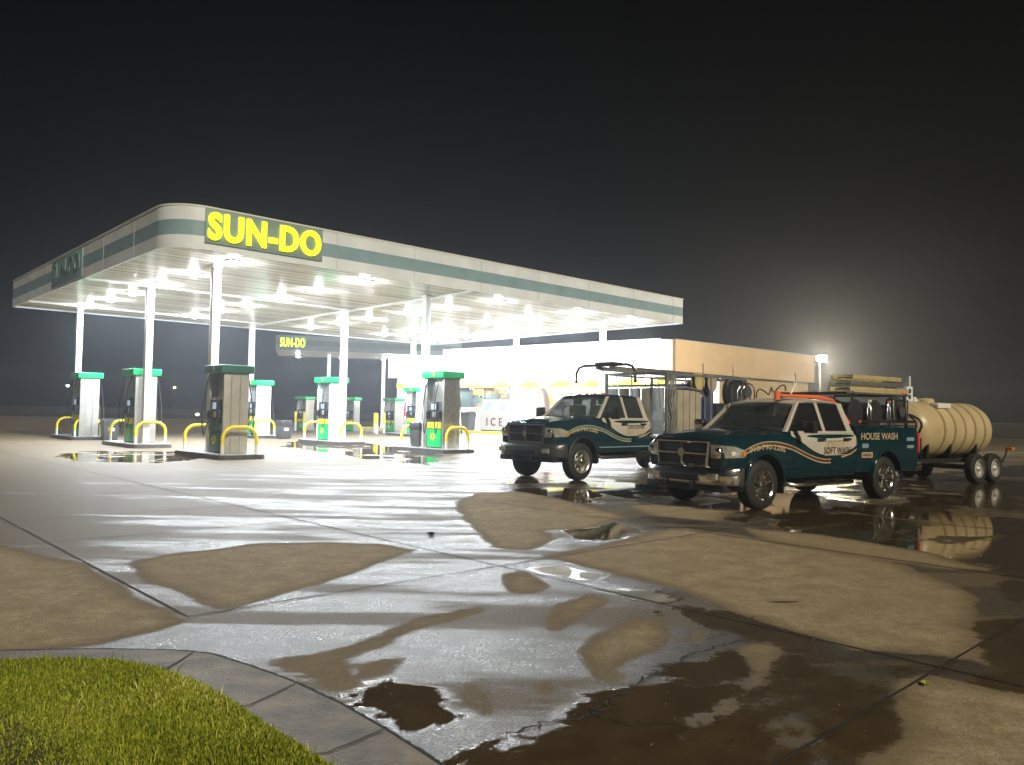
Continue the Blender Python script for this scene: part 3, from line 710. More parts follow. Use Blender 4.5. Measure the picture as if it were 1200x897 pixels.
MB().box(0, wx0, .0, .3, 1.001, 4.5).build('wall', M['wallwhite'], st); MB().box(wx1, LS, .0, .3, 1.001, 4.5).build('wall', M['wallwhite'], st)
MB().box(wx0, wx1, .0, .3, 3.55, 4.5).build('wall', M['wallwhite'], st)
MB().box(wx0, wx1, .0, .3, 1.001, 1.95).build('wall', M['tan'], st)
MB().box(.02, LS-.02, -.10, -.01, 3.56, 3.95, .01).build('awning_band', mat('lit_yellow_band', (.9, .8, .03), .4), st)  # plain yellow paint, no glow of its own
MB().box(-.05, LS-.02, -.95, .05, 4.42, 4.5).build('soffit', M['white'], st)
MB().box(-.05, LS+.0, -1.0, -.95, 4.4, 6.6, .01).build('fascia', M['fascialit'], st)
MB().box(-.1, -.05, -1.0, 4, 4.4, 6.6, .01).build('fascia', M['wallwhite'], st)
q0 = Vector(((SE-SL).dot(sd.normalized()), (SE-SL).dot(Vector((-sd.y, sd.x, 0)).normalized()), 0)); q1 = q0-Vector((LS, 0, 0))
MB().prism([(0, .1), (LS-.1, .1), (q0.x-.1, q0.y), (q1.x, q1.y)], 6.2, 6.3, 'z').build('roof', M['greypanel'], st, smooth=0)
# shop window with its displays
w_ = MB().box(wx0+.02, wx1-.02, .20, .22, 1.96, 3.54).build('window', M['glass'], st)
for k in range(5):
    x = wx0+(wx1-wx0)*k/4; MB().box(x-.04, x+.04, .12, .19, 1.96, 3.54).build('mullion', M['darkgrey'], w_)
MB().box(wx0+.02, wx1-.02, 2.0, 2.1, 1.2, 3.6).build('back_shelves', mat('shop_interior', (.25, .18, .10), .8, noise=.5, nscale=4), st)
cols = [(.8, .3, .03), (.75, .7, .6), (.7, .05, .03), (.1, .12, .3), (.8, .6, .05), (.15, .3, .1), (.6, .5, .35), (.05, .05, .05)]
pm = [mat('product_colour', c, .5, noise=.3, nscale=10) for c in cols]
for fr_ in (.25, .75):
    g_ = MB().box(wx0+(wx1-wx0)*fr_-.6, wx0+(wx1-wx0)*fr_+.6, .55, .7, 3.42, 3.47, .01).build('ceiling_tube', mat('tube_light', (1, 1, 1), .4, emit=(1, .95, .85), es=6), st)
    l = bpy.data.objects.new('lamp', bpy.data.lights.new('lamp', 'POINT')); COL.objects.link(l); l.parent = st; l.location = (wx0+(wx1-wx0)*fr_, .6, 3.3); l.data.energy = 90; l.data.shadow_soft_size = .2; l.data.color = (1, .94, .84)
for k in range(46):
    x = wx0+.15+(wx1-wx0-.5)*random.random(); z = random.choice((1.97, 2.35, 2.75, 3.1)); s = .12+.2*random.random()
    MB().box(x, x+s, .9+random.random()*.5, 1.5+random.random()*.3, z, z+.15+.2*random.random(), .01).build('product', random.choice(pm), st)
MB().box(wx0+1.6, wx0+2.7, .08, .12, 2.95, 3.45, .004).build('poster', pm[0], st)
xd = SX(606); MB().box(xd-.28, xd+.16, -.03, -.005, 1.6, 3.5, .006).build('door_glass', M['glassdark'], st)
for a, b, z0, z1, k in ((642, 648, 2.2, 3.1, 0), (648, 664, 2.4, 3.2, 1), (650, 662, 1.9, 2.35, 3), (478, 488, 2.0, 3.2, 5)):
    MB().box(SX(a), SX(b), -.03, -.005, z0, z1, .004).build('poster', pm[k], st)
# side elevation (own frame on the right corner)
nperp = Vector((-sd.y, sd.x, 0)).normalized()
def loc_store(P): d = P-SL; return Vector((d.dot(sd.normalized()), d.dot(nperp), 0))
def sidep():
    o = bpy.data.objects[LASTOBJ[0]]; o.location = loc_store(SR); o.rotation_euler = (0, 0, eang-sang); return o
MB().box(.0, LE, .0, .3, .0, 4.55).build('block_wall', M['block'], st); sidep()
MB().box(.55, LE+.5, -.25, -.02, 4.45, 6.6, .01).build('fascia', M['tanfascia'], st); sidep()
MB().lathe([(.55, 4.40), (.55, 6.6)], 20, c=(.02, .25, 0)).build('corner_fascia', M['white_rough'], st); sidep()
MB().box(.5, LE+.5, -.28, .1, 6.6, 6.68, .01).build('coping', M['tan'], st); sidep()
x0 = .6
MB().box(x0, x0+5.2, -.05, -.01, 1.2, 4.1, .01).build('window', mat('bright_shop_window', (.6, .6, .6), .2, noise=.5, nscale=1.2, emit=(.9, .88, 1.), es=1.1), st); w_ = sidep()
MB().box(x0-.05, x0+5.3, -.14, -.02, 4.1, 4.38, .01).build('light_strip', mat('light_strip', (1, 1, 1), .4, emit=(.9, .85, 1), es=3.), st); sidep()
for k in range(4): MB().box(x0+1.3*k-.04, x0+1.3*k+.04, -.09, -.05, 1.2, 4.1).build('frame', M['darkgrey'], w_)
for a, z, c, w2 in ((.25, 3.2, 4, .5), (.85, 3.25, 2, .3), (.5, 2.7, 6, .6), (3.0, 2.6, 3, 1.3)): MB().box(x0+a, x0+a+w2, -.08, -.052, z, z+.55, .004).build('poster', pm[c], w_)
# yellow kerb and pavement in front of the store
mb = MB(); mb.box(-1.5, LS+1.5, -2.6, .0, .0, .14, .01); o = mb.build('pavement', M['kerb']); o.location = SL; o.rotation_euler = (0, 0, sang); tag(o, kind='structure')
mb = MB(); mb.box(-1.5, LS+1.5, -2.85, -2.602, .0, .15, .01); o = mb.build('painted_kerb', mat('kerb_yellow', (.85, .75, .03), .5, noise=.2, nscale=3)); o.location = SL; o.rotation_euler = (0, 0, sang); tag(o, kind='structure')
# store soffit lamps
s0 = None
for k in range(9):
    if s0 is None: o = s0 = make_lamp(900, .13, 'white lamp in the soffit over the store front', 'lamps along the store front')
    else: o = copy_tree(s0)
    o.location = SL+sd.normalized()*(1.5+k*(LS-3)/8)+Vector((sd.y, -sd.x, 0)).normalized()*.62+Vector((0, 0, 4.42)); o.rotation_euler = (0, 0, sang)
# ice merchandiser
xi0, xi1 = SX(566, -1.2), SX(601, -1.2)
ic = empty('ice_freezer', SL+sd.normalized()*xi0+Vector((sd.y, -sd.x, 0)).normalized()*1.6+Vector((0, 0, .14)), sang, 'white ice freezer with dark red lettering under the store window', 'freezer')
wi = xi1-xi0
MB().box(0, wi, 0, .9, .08, 1.35, .03).build('cabinet', M['white'], ic)
MB().prism([(0, 1.35), (.9, 1.35), (.9, 2.4), (.42, 2.4)], .02, wi-.02, 'x').build('hood', M['white'], ic)
for k in (0, 1):
    a = .1+k*wi/2
    mb = MB(); mb.poly([(a, .04-.012, 1.45), (a+wi/2-.2, .04-.012, 1.45), (a+wi/2-.2, .36-.012, 2.25), (a, .36-.012, 2.25)]); d_ = mb.build('door', mat('ice_door', (.6, .66, .7), .3, noise=.05), ic, smooth=0)
    mb = MB(); c_ = Vector((a+wi/4-.1, .19, 1.88)); n_ = Vector((0, -.928, .371))
    q = n_.to_track_quat('Z', 'Y'); r1 = [c_+n_*.03+q @ Vector((cos(t)*.24, sin(t)*.24, 0)) for t in [2*pi*i/20 for i in range(20)]]; r2 = [c_+n_*.03+q @ Vector((cos(t)*.17, sin(t)*.17, 0)) for t in [2*pi*i/20 for i in range(20)]]
    mb.loft([r1, r2], caps=False); mb.build('ring_logo', mat('ice_blue', (.35, .5, .8), .4), d_, smooth=0)
text_obj('lettering', 'ICE', .85, mat('ice_red', (.18, .02, .04), .5), ic, Matrix.Translation((wi/2, -.02, .42)) @ RX, depth=.01, weight=.015, spacing=1.75, sx=.85)
MB().box(.1, wi-.1, .05, .85, 0, .08).build('feet', M['black'], ic)
bp_ = SL+sd.normalized()*SX(551, -1.2)+Vector((sd.y, -sd.x, 0)).normalized()*1.4
b2 = bin_('tall dark bin against the store wall left of the ice freezer', bp_+Vector((0, 0, .14)), sang, lab=False); b2.scale = (1.3, 1.3, 1.55)
# arched brown machine seen over the pickup hood
q = at(634, 505); t = empty('vending_kiosk', Vector((q.x*46/q.y, 46, 0)), radians(-30), 'brown arched top machine seen over the hood left of the windshield', 'machine')
MB().prism([(-.42, 0), (.42, 0), (.42, 2.2), (.30, 2.75), (.12, 3.02), (-.12, 3.02), (-.30, 2.75), (-.42, 2.2)], -.3, .3, 'y', .03).build('cabinet', mat('brown_panel', (.22, .17, .13), .5, noise=.2), t)
MB().prism([(-.34, .9), (.34, .9), (.34, 2.2), (.2, 2.65), (-.2, 2.65), (-.34, 2.2)], -.315, -.302, 'y').build('front_panel', mat('brown_face', (.32, .27, .22), .5, noise=.3, nscale=8), t)
# flood lamp on a pole beyond the store corner
fp = Vector((17.75, 45, 0)); t = empty('flood_light', fp, 0, 'glaring white flood lamp on a pole right of the store', 'lamp post')
MB().cyl((0, 0, 0), (0, 0, 4.85), .08, .05).build('pole', M['dark'], t)
MB().box(-.25, .25, -.30, .05, 4.85, 5.10, .04).build('head', M['greypanel'], t)
MB().box(-.22, .22, -.37, -.301, 4.80, 5.12, .02).build('lens', mat('flood_lens', (1, 1, 1), .3, emit=(1, .9, .72), es=400), t)
l = bpy.data.objects.new('lamp', bpy.data.lights.new('lamp', 'POINT')); COL.objects.link(l); l.parent = t; l.location = (0, -.6, 5.0)
l.data.energy = 3800; l.data.shadow_soft_size = .2; l.data.color = (1, .86, .62)
# distant lamps
for px, py, D_, c, l_, p in ((80, 453, 150, (1, .9, .75), 'distant white street lamp low in the dark at far left', 6), (205, 455, 170, (.9, .95, .35), 'distant yellowish street lamp between the left pumps', 3), (232, 487, 95, (.7, .9, .7), 'faint small distant lamp near the ground', .6)):
    q = fw*915+rt*(px-600)-up*(py-448.5); P = Vector((q.x*D_/q.y, D_, H+q.z*D_/q.y))
    t = empty('street_lamp', Vector((P.x, P.y, 0)), 0, l_, 'street lamp')
    MB().cyl((0, 0, 0), (0, 0, max(.2, P.z)), .08).build('pole', M['dark'], t)
    MB().lathe([(.05, 0), (.28, .12), (.28, .3), (.05, .42)], 10, c=(0, -.2, max(.2, P.z)-.1)).build('head', mat('distant_lens', (1, 1, 1), .3, emit=c, es=p*2), t)

# ---------------------------------------------------------------- land beyond the lot, night darkness put into its colour
mb = MB(); mb.poly([(-1200, 40, .02), (-72, 104, .02), (-20, 112, .02), (30, 90, .02), (48, 71, .02), (1200, -120, .02), (1200, 1300, .02), (-1200, 1300, .02)])
o = mb.build('field', mat('dark_field', (.012, .013, .008), .95, noise=.5, nscale=.05), smooth=0); tag(o, kind='structure')

# ---------------------------------------------------------------- pickups
def make_truck(kind, loc, rot, label):
    big = kind == 2
    root = empty('pickup_truck', loc, rot, label, 'pickup truck')
    sz, lift = (1.03, .115) if big else (1., 0.)
    XF = .86; WBs = 5.0 if big else 3.66; RW = .43 if big else .405
    parts = []
    def B(mb, name, m, parent=None, smooth=35):
        o = mb.build(name, m, parent or root, smooth); parts.append(o); return o
    CAB = 3.96; W_ = .97
    def zs(x): return float(np.interp(x, [0, .2, .8, 1.45, 1.7, 4.2, 6], [1.05, 1.11, 1.17, 1.215, 1.24, 1.25, 1.25]))
    def zt(x): return float(np.interp(x, [0, .08, .3, .8, 1.45, 1.7, 4.2], [1.09, 1.185, 1.235, 1.27, 1.31, 1.325, 1.30]))
    def wd(x): return float(np.interp(x, [0, .06, .2, .45, .9, 1.6, 4], [.80, .87, .93, .965, .985, .97, .97]))
    def prof(x, zb=.47):
        w, s, t = wd(x), zs(x), zt(x)
        return [(0, zb), (w*.80, zb), (w*.93, zb+.02), (w*.975, zb+.12), (w*.99, zb+.28), (w, .93), (w*.995, s-.13), (w*.975, s-.05), (w*.93, s), (w*.82, (s+t)/2+.02), (w*.70, t-.012), (w*.62, t-.03), (w*.45, t+.0), (0, t+.035)]
    def ys(x, z):
        P = prof(x)[2:9]; return float(np.interp(z, [p[1] for p in P], [p[0] for p in P]))
    def shell(stations, zb, name, m):
        rings = []
        for x in stations:
            h = prof(x, zb if x > .3 else zb+.1); rings.append([(x, -y, z) for y, z in h]+[(x, y, z) for y, z in h[::-1][1:-1]])
        mb = MB(); mb.loft(rings); return B(mb, name, m, smooth=28)
    body = shell([.0, .05, .12, .22, .4, .65, .95, 1.25, 1.42, 1.5, 1.7, 2.3, 3.0, 3.6, 3.9, CAB], .47, 'body', M['body'])
    cut = []
    for xw in (XF,):
        for sy in (-1, 1):
            c = MB().cyl((xw, sy*.62, RW+.02), (xw, sy*1.2, RW+.02), RW+.09, n=36).build('cut', None, root, smooth=0); c.data.transform(Matrix.Identity(4)); cut.append(c)
    # wheel wells must follow the lift: cut before the lift is applied, in unlifted coordinates
    for c in cut: c.data.transform(Matrix.Translation((0, 0, -lift)))
    booldiff(body, cut)
    if not big:
        # bed
        X0, X1 = 3.53, 5.66
        def bprof(x, w=.97):
            return [(0, .50), (w*.84, .50), (w*.97, .54), (w*.99, .72), (w, .93), (w*.995, 1.15), (w*.975, 1.30), (w*.95, 1.36), (w*.88, 1.38), (0, 1.38)]
        mb = MB(); rings = []
        for x in (X0, X0+.03, 4.3, 5.1, X1-.05, X1):
            h = bprof(x, .96 if x in (X0, X1) else .97); rings.append([(x, -y, z) for y, z in h]+[(x, y, z) for y, z in h[::-1][1:-1]])
        mb.loft(rings); bed = B(mb, 'cargo_bed', M['body'], smooth=28); cut = []
        for sy in (-1, 1):
            cut.append(MB().cyl((XF+WBs, sy*.62, RW+.02), (XF+WBs, sy*1.2, RW+.02), RW+.08, n=36).build('cut', None, root, smooth=0))
        cut.append(MB().box(X0+.08, X1-.08, -.80, .80, .78, 1.6).build('cut', None, root, smooth=0))
        booldiff(bed, cut)
        B(MB().box(X0+.05, X1-.02, -.955, -.875, 1.382, 1.41, .008), 'rail_cap', M['black'])
        B(MB().box(X0+.05, X1-.02, .875, .955, 1.382, 1.41, .008), 'rail_cap', M['black'])
        B(MB().cyl((X0+.15, -.92, 1.47), (X1-.05, -.92, 1.47), .028, n=10), 'bed_rail', M['chrome'])
        B(MB().cyl((X0+.15, .92, 1.47), (X1-.05, .92, 1.47), .028, n=10), 'bed_rail', M['chrome'])
        B(MB().box(X1-.005, X1+.03, -.88, .88, .62, 1.34, .02), 'tailgate', M['body'])
        for sy in (-1, 1): B(MB().box(X1-.04, X1+.03, sy*.93-.05, sy*.93+.05, .88, 1.26, .015), 'tail_light', M['red'])
        B(MB().box(X1-.05, X1+.22, -.93, .93, .50, .66, .03), 'rear_bumper', M['chrome'])
    # chassis
    end = 5.7 if not big else 8.6
    B(MB().box(.5, end-.2, -.55, .55, .36, .56, .03), 'chassis', M['rubber'])
    B(MB().cyl((XF, -.7, RW), (XF, .7, RW), .07), 'axle', M['rubber']); B(MB().cyl((XF+WBs, -.7, RW), (XF+WBs, .7, RW), .08).cyl((XF+WBs, -.12, RW), (XF+WBs, .12, RW), .17), 'axle', M['rubber'])
    # greenhouse
    zb_ = 1.285; zr = 1.80; yb, yr = .875, .70
    def gy(z): return yb+(yr-yb)*(z-zb_)/(zr-zb_)
    mb = MB()
    rings = []
    for x, w, z in ((2.10, .66, 1.765), (2.16, .70, 1.80), (2.5, .715, 1.835), (3.1, .715, 1.84), (3.55, .705, 1.825), (3.74, .69, 1.80), (3.79, .66, 1.765)):
        rings.append([(x, -w, z-.045), (x, -w-.01, z-.02), (x, -w+.04, z), (x, -w*.5, z+.022), (x, 0, z+.03), (x, w*.5, z+.022), (x, w-.04, z), (x, w+.01, z-.02), (x, w, z-.045)])
    mb.loft(rings); B(mb, 'roof', M['body'] if big else M['tan'], smooth=40)
    def bar(mb, p, q, wx, ty):
        p, q = Vector(p), Vector(q); 
        s = [(-wx/2, -ty/2), (wx/2, -ty/2), (wx/2, ty/2), (-wx/2, ty/2)]
        mb.loft([[(p.x+a, p.y+b, p.z) for a, b in s], [(q.x+a, q.y+b, q.z) for a, b in s]])
    for sy in (-1, 1):
        for n_, p, q, w in (('pillar', (1.50, yb, zb_-.01), (2.18, yr, 1.79), .085), ('pillar', (2.83, yb, zb_-.01), (2.80, yr, 1.79), .11), ('pillar', (3.80, yb, zb_-.01), (3.70, yr, 1.79), .20)):
            mb = MB(); bar(mb, (p[0], sy*p[1], p[2]), (q[0], sy*q[1], q[2]), w, .05); B(mb, n_, M['tan'])
        mb = MB(); bar(mb, (1.5, sy*yb, zb_-.03), (3.9, sy*yb, zb_-.03), .02, .05)
        # side panes
        for poly in ([(1.62, zb_), (2.78, zb_), (2.755, 1.765), (2.23, 1.765)], [(2.89, zb_), (3.71, zb_), (3.61, 1.76), (2.86, 1.765)]):
            mb = MB(); a = [mb.bm.verts.new((x, sy*(gy(z)-.008), z)) for x, z in poly]; b_ = [mb.bm.verts.new((x, sy*(gy(z)+.0), z)) for x, z in poly]
            f = [mb.bm.faces.new(a), mb.bm.faces.new(b_[::-1])]
            for i in range(4): f.append(mb.bm.faces.new((a[i], b_[i], b_[(i+1) % 4], a[(i+1) % 4])))
            bmesh.ops.recalc_face_normals(mb.bm, faces=f); pane = B(mb, 'side_window', M['glass2'] if big else M['glassdark'], smooth=0)
            mb = MB(); n_ = len(poly)
            for i in range(n_):
                (x, z), (x2, z2) = poly[i], poly[(i+1) % n_]; mb.cyl((x, sy*(gy(z)+.004), z), (x2, sy*(gy(z2)+.004), z2), .013, n=6)
            B(mb, 'window_seal', M['black'], pane, smooth=60)
    # roof-to-belt cream skin under windows is the upper door; windshield + back glass
    def screen(name, xb, xt, m, wb=.80, wt=.64):
        mb = MB(); R1 = []; 
        for k in range(9):
            q = -1+2*k/8; c_ = 1-q*q
            s = -1 if xb < xt else 1
            R1.append([(xb+s*.16*c_-(0 if s < 0 else .0), q*wb, zb_-.005), ((xb+xt)/2+s*.13*c_, q*(wb+wt)/2, (zb_+1.775)/2), (xt+s*.07*c_, q*wt, 1.775)])
        mb.loft(R1, closed=False, caps=False); o = B(mb, name, m, smooth=60); return o
    wsn = screen('windshield', 1.56, 2.17, M['glass'] if big else M['glass2'], .83, .675)
    wp = MB()
    for y0, y1 in ((-.62, .02), (.05, .62)): wp.tube([(1.44, y0, zb_+.03), (1.47, (y0+y1)/2, zb_+.05), (1.55, y1, zb_+.09)], .010, 6)
    B(wp, 'wiper', M['black'], wsn)
    screen('rear_window', 3.84, 3.73, M['glassdark'])
    B(MB().box(1.5, 1.95, -.80, .80, 1.20, 1.335, .03), 'dashboard', M['interior'])
    for y in (-.4, .4):
        B(MB().box(2.35, 2.50, y-.24, y+.24, 1.15, 1.58, .05).box(2.38, 2.47, y-.13, y+.13, 1.60, 1.73, .03), 'seat', M['interior'])
    B(MB().box(3.45, 3.60, -.7, .7, 1.15, 1.55, .05), 'seat', M['interior'])
    sw = MB(); sw.tube([(1.98+.03*sin(a), .4+.18*cos(a), 1.40+.17*sin(a)) for a in [2*pi*k/20 for k in range(21)]], .014, 6); B(sw, 'steering_wheel', M['black'])
    # decals: strips that follow the side
    def side_strip(name, xs, lo, hi, m, off=.004, n=4, both=True):
        for sy in ((-1, 1) if both else (-1,)):
            mb = MB(); g = [[mb.bm.verts.new((x, sy*(ys(x, lo(x)+(hi(x)-lo(x))*j/n)+off), lo(x)+(hi(x)-lo(x))*j/n)) for j in range(n+1)] for x in xs]
            for a, b in zip(g, g[1:]):
                for j in range(n):
                    f = (a[j], b[j], b[j+1], a[j+1]); mb.bm.faces.new(f if sy < 0 else f[::-1])
            B(mb, name, m, smooth=40)
    X = lambda a, b, n=40: [a+(b-a)*k/n for k in range(n+1)]
    it = lambda xs, zz: (lambda x: float(np.interp(x, xs, zz)))
    def smooth_curve(px_, pz_):
        co = np.polyfit(px_, pz_, min(len(px_)-1, 5)); return lambda x: float(np.polyval(co, x))
    cl = smooth_curve([.30, .55, .9, 1.3, 1.7, 2.1, 2.5, 2.9], [.93, 1.03, 1.085, 1.07, .985, .875, .80, .775])
    tl = smooth_curve([1.60, 1.85, 2.2, 2.6, 3.0, 3.4, 3.9], [1.20, 1.12, .985, .885, .865, .90, 1.02])
    side_strip('cream_wrap', X(1.62, CAB-.01), tl, lambda x: zs(x)-.002, M['tan'])
    side_strip('upper_wrap', X(1.62, CAB-.01), lambda x: zs(x)-.0019, lambda x: zs(x)-.0005, M['tan'], n=1)
    side_strip('stripe', X(.32, 2.95, 60), lambda x: cl(x)-.052, lambda x: cl(x)-.032, M['tanline'], .006, 1)
    side_strip('stripe', X(.32, 2.95, 60), lambda x: cl(x)-.031, lambda x: cl(x)+.012, M['brownline'] if not big else mat('teal_stripe', (.01, .16, .15), .3), .006, 1)
    side_strip('stripe', X(.32, 2.95, 60), lambda x: cl(x)+.013, lambda x: cl(x)+.028, M['tanline'], .006, 1)
    side_strip('stripe', X(3.35, CAB-.02, 14), lambda x: tl(x)-.08, lambda x: tl(x)-.055, M['tanline'], .006, 1)
    # cream shoulder between belt and glass
    for sy in (-1, 1):
        mb = MB(); g = [[mb.bm.verts.new((x, sy*y, z)) for y, z in ((W_*.935, zs(x)+.003), (.905, zs(x)+.03), (yb+.012, zb_+.004))] for x in X(1.62, CAB-.02, 10)]
        for a, b in zip(g, g[1:]):
            for j in range(2): f = (a[j], b[j], b[j+1], a[j+1]); mb.bm.faces.new(f if sy < 0 else f[::-1])
        B(mb, 'belt_moulding', M['tan'], smooth=50)
    def side_text(txt, x0, x1, z0, h, m, weight=.0, arch=None, yfix=None):
        me = text_mesh(txt, 1., 0, weight, 'LEFT'); n = len(me.vertices); v = np.empty(n*3); me.vertices.foreach_get('co', v); v = v.reshape(-1, 3)
        lo, hi = v.min(0), v.max(0); u_ = (v[:, 0]-lo[0])/(hi[0]-lo[0]); t_ = (v[:, 1]-lo[1])/(hi[1]-lo[1])
        xx = x0+(x1-x0)*u_; zz = z0+h*t_+(arch*(1-(2*u_-1)**2) if arch else 0)
        yy = np.array([-((yfix if yfix else ys(a, b))+.009) for a, b in zip(xx, zz)]); me.vertices.foreach_set('co', np.stack([xx, yy, zz], 1).ravel())
        o = mkobj('lettering', me, m, root, 0); parts.append(o); return o
    side_text('910-790-2200', .46, 1.36, .925, .085, M['tanline'], .015, .06)
    dk = M['brownline']
    side_text('CAROLINA', 2.75, 3.62, 1.03, .095, mat('gold_letters', (.58, .45, .22), .4) if not big else dk, .012)
    side_text('SOFT WASH', 2.68, 3.70, .885, .125, M['tanline'] if big else dk, .02)
    side_strip('underline', X(2.7, 3.72, 10), lambda x: .862, lambda x: .874, M['tanline'], .009, 1, both=False)
    # door gaps, handles
    for xg in (1.60, 2.84, 3.93):
        B(MB().box(xg-.006, xg+.006, -W_-.006, -W_+.03, .52, 1.2), 'door_gap', M['black'], smooth=0) if False else None
        side_strip('door_gap', [xg-.006, xg+.006], lambda x: .53, lambda x: zs(x), M['black'], .0075, 6)
    for xh in (2.58, 3.55):
        for sy in (-1, 1): B(MB().box(xh-.12, xh+.12, sy*.985-.025, sy*.985+.025, 1.125, 1.165, .012), 'door_handle', M['black'])
    side_strip('sill_moulding', X(1.45, 3.9, 10), lambda x: .60, lambda x: .625, M['teal_band'] if big else M['body'], .012, 1)
    # arch trims
    for xw in ([XF] if big else [XF, XF+WBs]):
        for sy in (-1, 1):
            mb = MB(); rr = RW+.095
            mb.tube([(xw+rr*cos(a), sy*(.965 if xw > 2 else ys(xw, .9)-.01), RW+.02-lift+rr*sin(a)) for a in [pi*(-.04+1.08*k/20) for k in range(21)]], .028, 6); B(mb, 'arch_trim', M['body'] if not big else M['black'], smooth=80)
    # front end
    B(MB().box(-.035, .06, -.55, .55, .71, 1.10, .03), 'grille', M['black'])
    gr = parts[-1]
    fr = MB()
    for a, b in (((-.52, .71), (.52, .71)), ((.52, .71), (.56, 1.10)), ((.56, 1.10), (-.56, 1.10)), ((-.56, 1.10), (-.52, .71))): fr.cyl((-.045, a[0], a[1]), (-.045, b[0], b[1]), .025, n=10)
    B(fr, 'grille_surround', M['chrome'] if not big else M['darkgrey'], gr, smooth=60)
    B(MB().box(-.07, -.03, -.022, .022, .72, 1.09, .008).box(-.07, -.03, -.53, -.024, .89, .925, .008).box(-.07, -.03, .024, .53, .89, .925, .008), 'crosshair_bar', M['chrome'] if not big else M['darkgrey'], gr)
    mb = MB(); mb.prism([(-.05, .85), (.05, .85), (.07, .94), (.035, .985), (-.035, .985), (-.07, .94)], -.085, -.066, 'x'); B(mb, 'badge', M['chrome'], gr, smooth=0)
    sl = MB()
    for k in range(8): z = .74+k*.045; sl.box(-.042, -.034, -.5, .5, z-.006, z+.006)
    B(sl, 'grille_slats', M['darkgrey'], gr, smooth=0)
    for sy in (-1, 1):
        pts = []
        for x, y in ((-.02, .575), (.0, .70), (.06, .83), (.17, .905), (.36, .945)):
            pts.append((x, sy*y))
        mb = MB(); rings = []
        for k, (x, y) in enumerate(pts):
            t_ = k/4; z0, z1 = .84+.02*t_, 1.06-.03*t_-(.05 if k == 4 else 0); nx, ny = -.02, sy*.018
            rings.append([(x+nx, y+ny, z0), (x+nx*1.4, y+ny*1.4, (z0+z1)/2), (x+nx, y+ny, z1), (x+.06, y-ny*3, z1), (x+.06, y-ny*3, z0)])
        mb.loft(rings); h = B(mb, 'headlight', M['lampglass'], smooth=40)
        B(MB().box(.30, .37, min(sy*.955, sy*.975), max(sy*.955, sy*.975), .88, .96, .006), 'side_marker', M['amber'], h)
        B(MB().lathe([(.065, 0), (.06, -.01), (.03, -.02)], 12, 'x', (-.035, sy*.73, .95)), 'reflector', M['chrome'], h)
    mb = MB(); rings = []
    for k in range(15):
        q = -1+2*k/14; y = q*.98; x = -.14+.16*abs(q)**3+.14*max(0, abs(q)-.8)/.2
        rings.append([(x+.10, y, .40), (x+.01, y, .42), (x-.01, y, .55), (x, y, .66), (x+.04, y, .70), (x+.16, y, .70), (x+.16, y, .42)])
    mb.loft(rings); bu = B(mb, 'front_bumper', M['chrome'] if not big else mat('bumper_grey', (.10, .11, .11), .3, metal=.6), smooth=50)
    B(MB().box(-.16, -.12, -.42, .42, .46, .57, .012), 'bumper_intake', M['black'], bu)
    for sy in (-1, 1):
        B(MB().box(-.13, -.08, sy*.68-.1, sy*.68+.1, .50, .60, .015), 'fog_light', M['lampglass'], bu)
        B(MB().box(-.19, -.155, sy*.3-.02, sy*.3+.02, .34, .46, .008), 'tow_hook', M['black'], bu)
    B(MB().box(-.03, .5, -.85, .85, .30, .42, .03), 'front_valance', M['black'])
    # hood crease lines and grille lip
    B(MB().box(.0, .07, -.56, .56, 1.115, 1.16, .015), 'hood_lip', M['body'])
    # mirrors
    for sy in (-1, 1):
        mb = MB(); mb.box(1.70, 1.86, sy*1.20-.11, sy*1.20+.11, 1.26, 1.52 if big else 1.46, .035); mr_ = B(mb, 'mirror', M['black'] if big or sy < 0 else M['chrome'])
        B(MB().tube([(1.74, sy*.90, 1.33), (1.76, sy*1.1, 1.34)], .022, 6).tube([(1.74, sy*.90, 1.39), (1.76, sy*1.1, 1.40)], .018, 6), 'mirror_arm', M['black'], mr_)
        B(MB().box(1.862, 1.868, sy*1.20-.09, sy*1.20+.09, 1.29, 1.43, .004), 'mirror_glass', M['chrome'], mr_)
    # running boards
    for sy in (-1, 1):
        mb = MB(); mb.tube([(1.5, sy*.80, .42), (1.58, sy*.97, .38), (3.75, sy*.97, .38), (3.83, sy*.80, .42)], .04, 8); B(mb, 'running_board', M['chrome'] if not big else M['black'], smooth=60)
        if not big: B(MB().box(1.9, 2.4, sy*.97-.05, sy*.97+.05, .415, .43).box(3.0, 3.5, sy*.97-.05, sy*.97+.05, .415, .43), 'step_pad', M['black'], parts[-1])
        B(MB().box(XF+RW+.13, XF+RW+.15, sy*.78-.14, sy*.78+.14, .24, .55), 'mud_flap', M['rubber'])
    for y in ((-.5, -.25, 0, .25, .5) if big else ()):
        B(MB().lathe([(.055, 0), (.05, .03), (.02, .05)], 10, 'z', (2.28, y, 1.835)), 'roof_marker', M['amber'])
    if not big:
        side_text('HOUSE WASH', 3.62, 4.86, 1.13, .13, M['tanline'], .015, yfix=.972)
        for a, z, w, h in ((3.66, .98, .20, .08), (3.64, .80, .36, .10), (5.2, 1.10, .28, .07), (5.22, .96, .24, .06)):
            B(MB().box(a, a+w, -.978, -.968, z, z+h), 'sticker', M['tanline'] if z == .80 else M['teal_band'], smooth=0)
        dz = side_text('DIESEL', 3.67, 3.97, .825, .055, dk, .01, yfix=.978); dz['bedside'] = 1
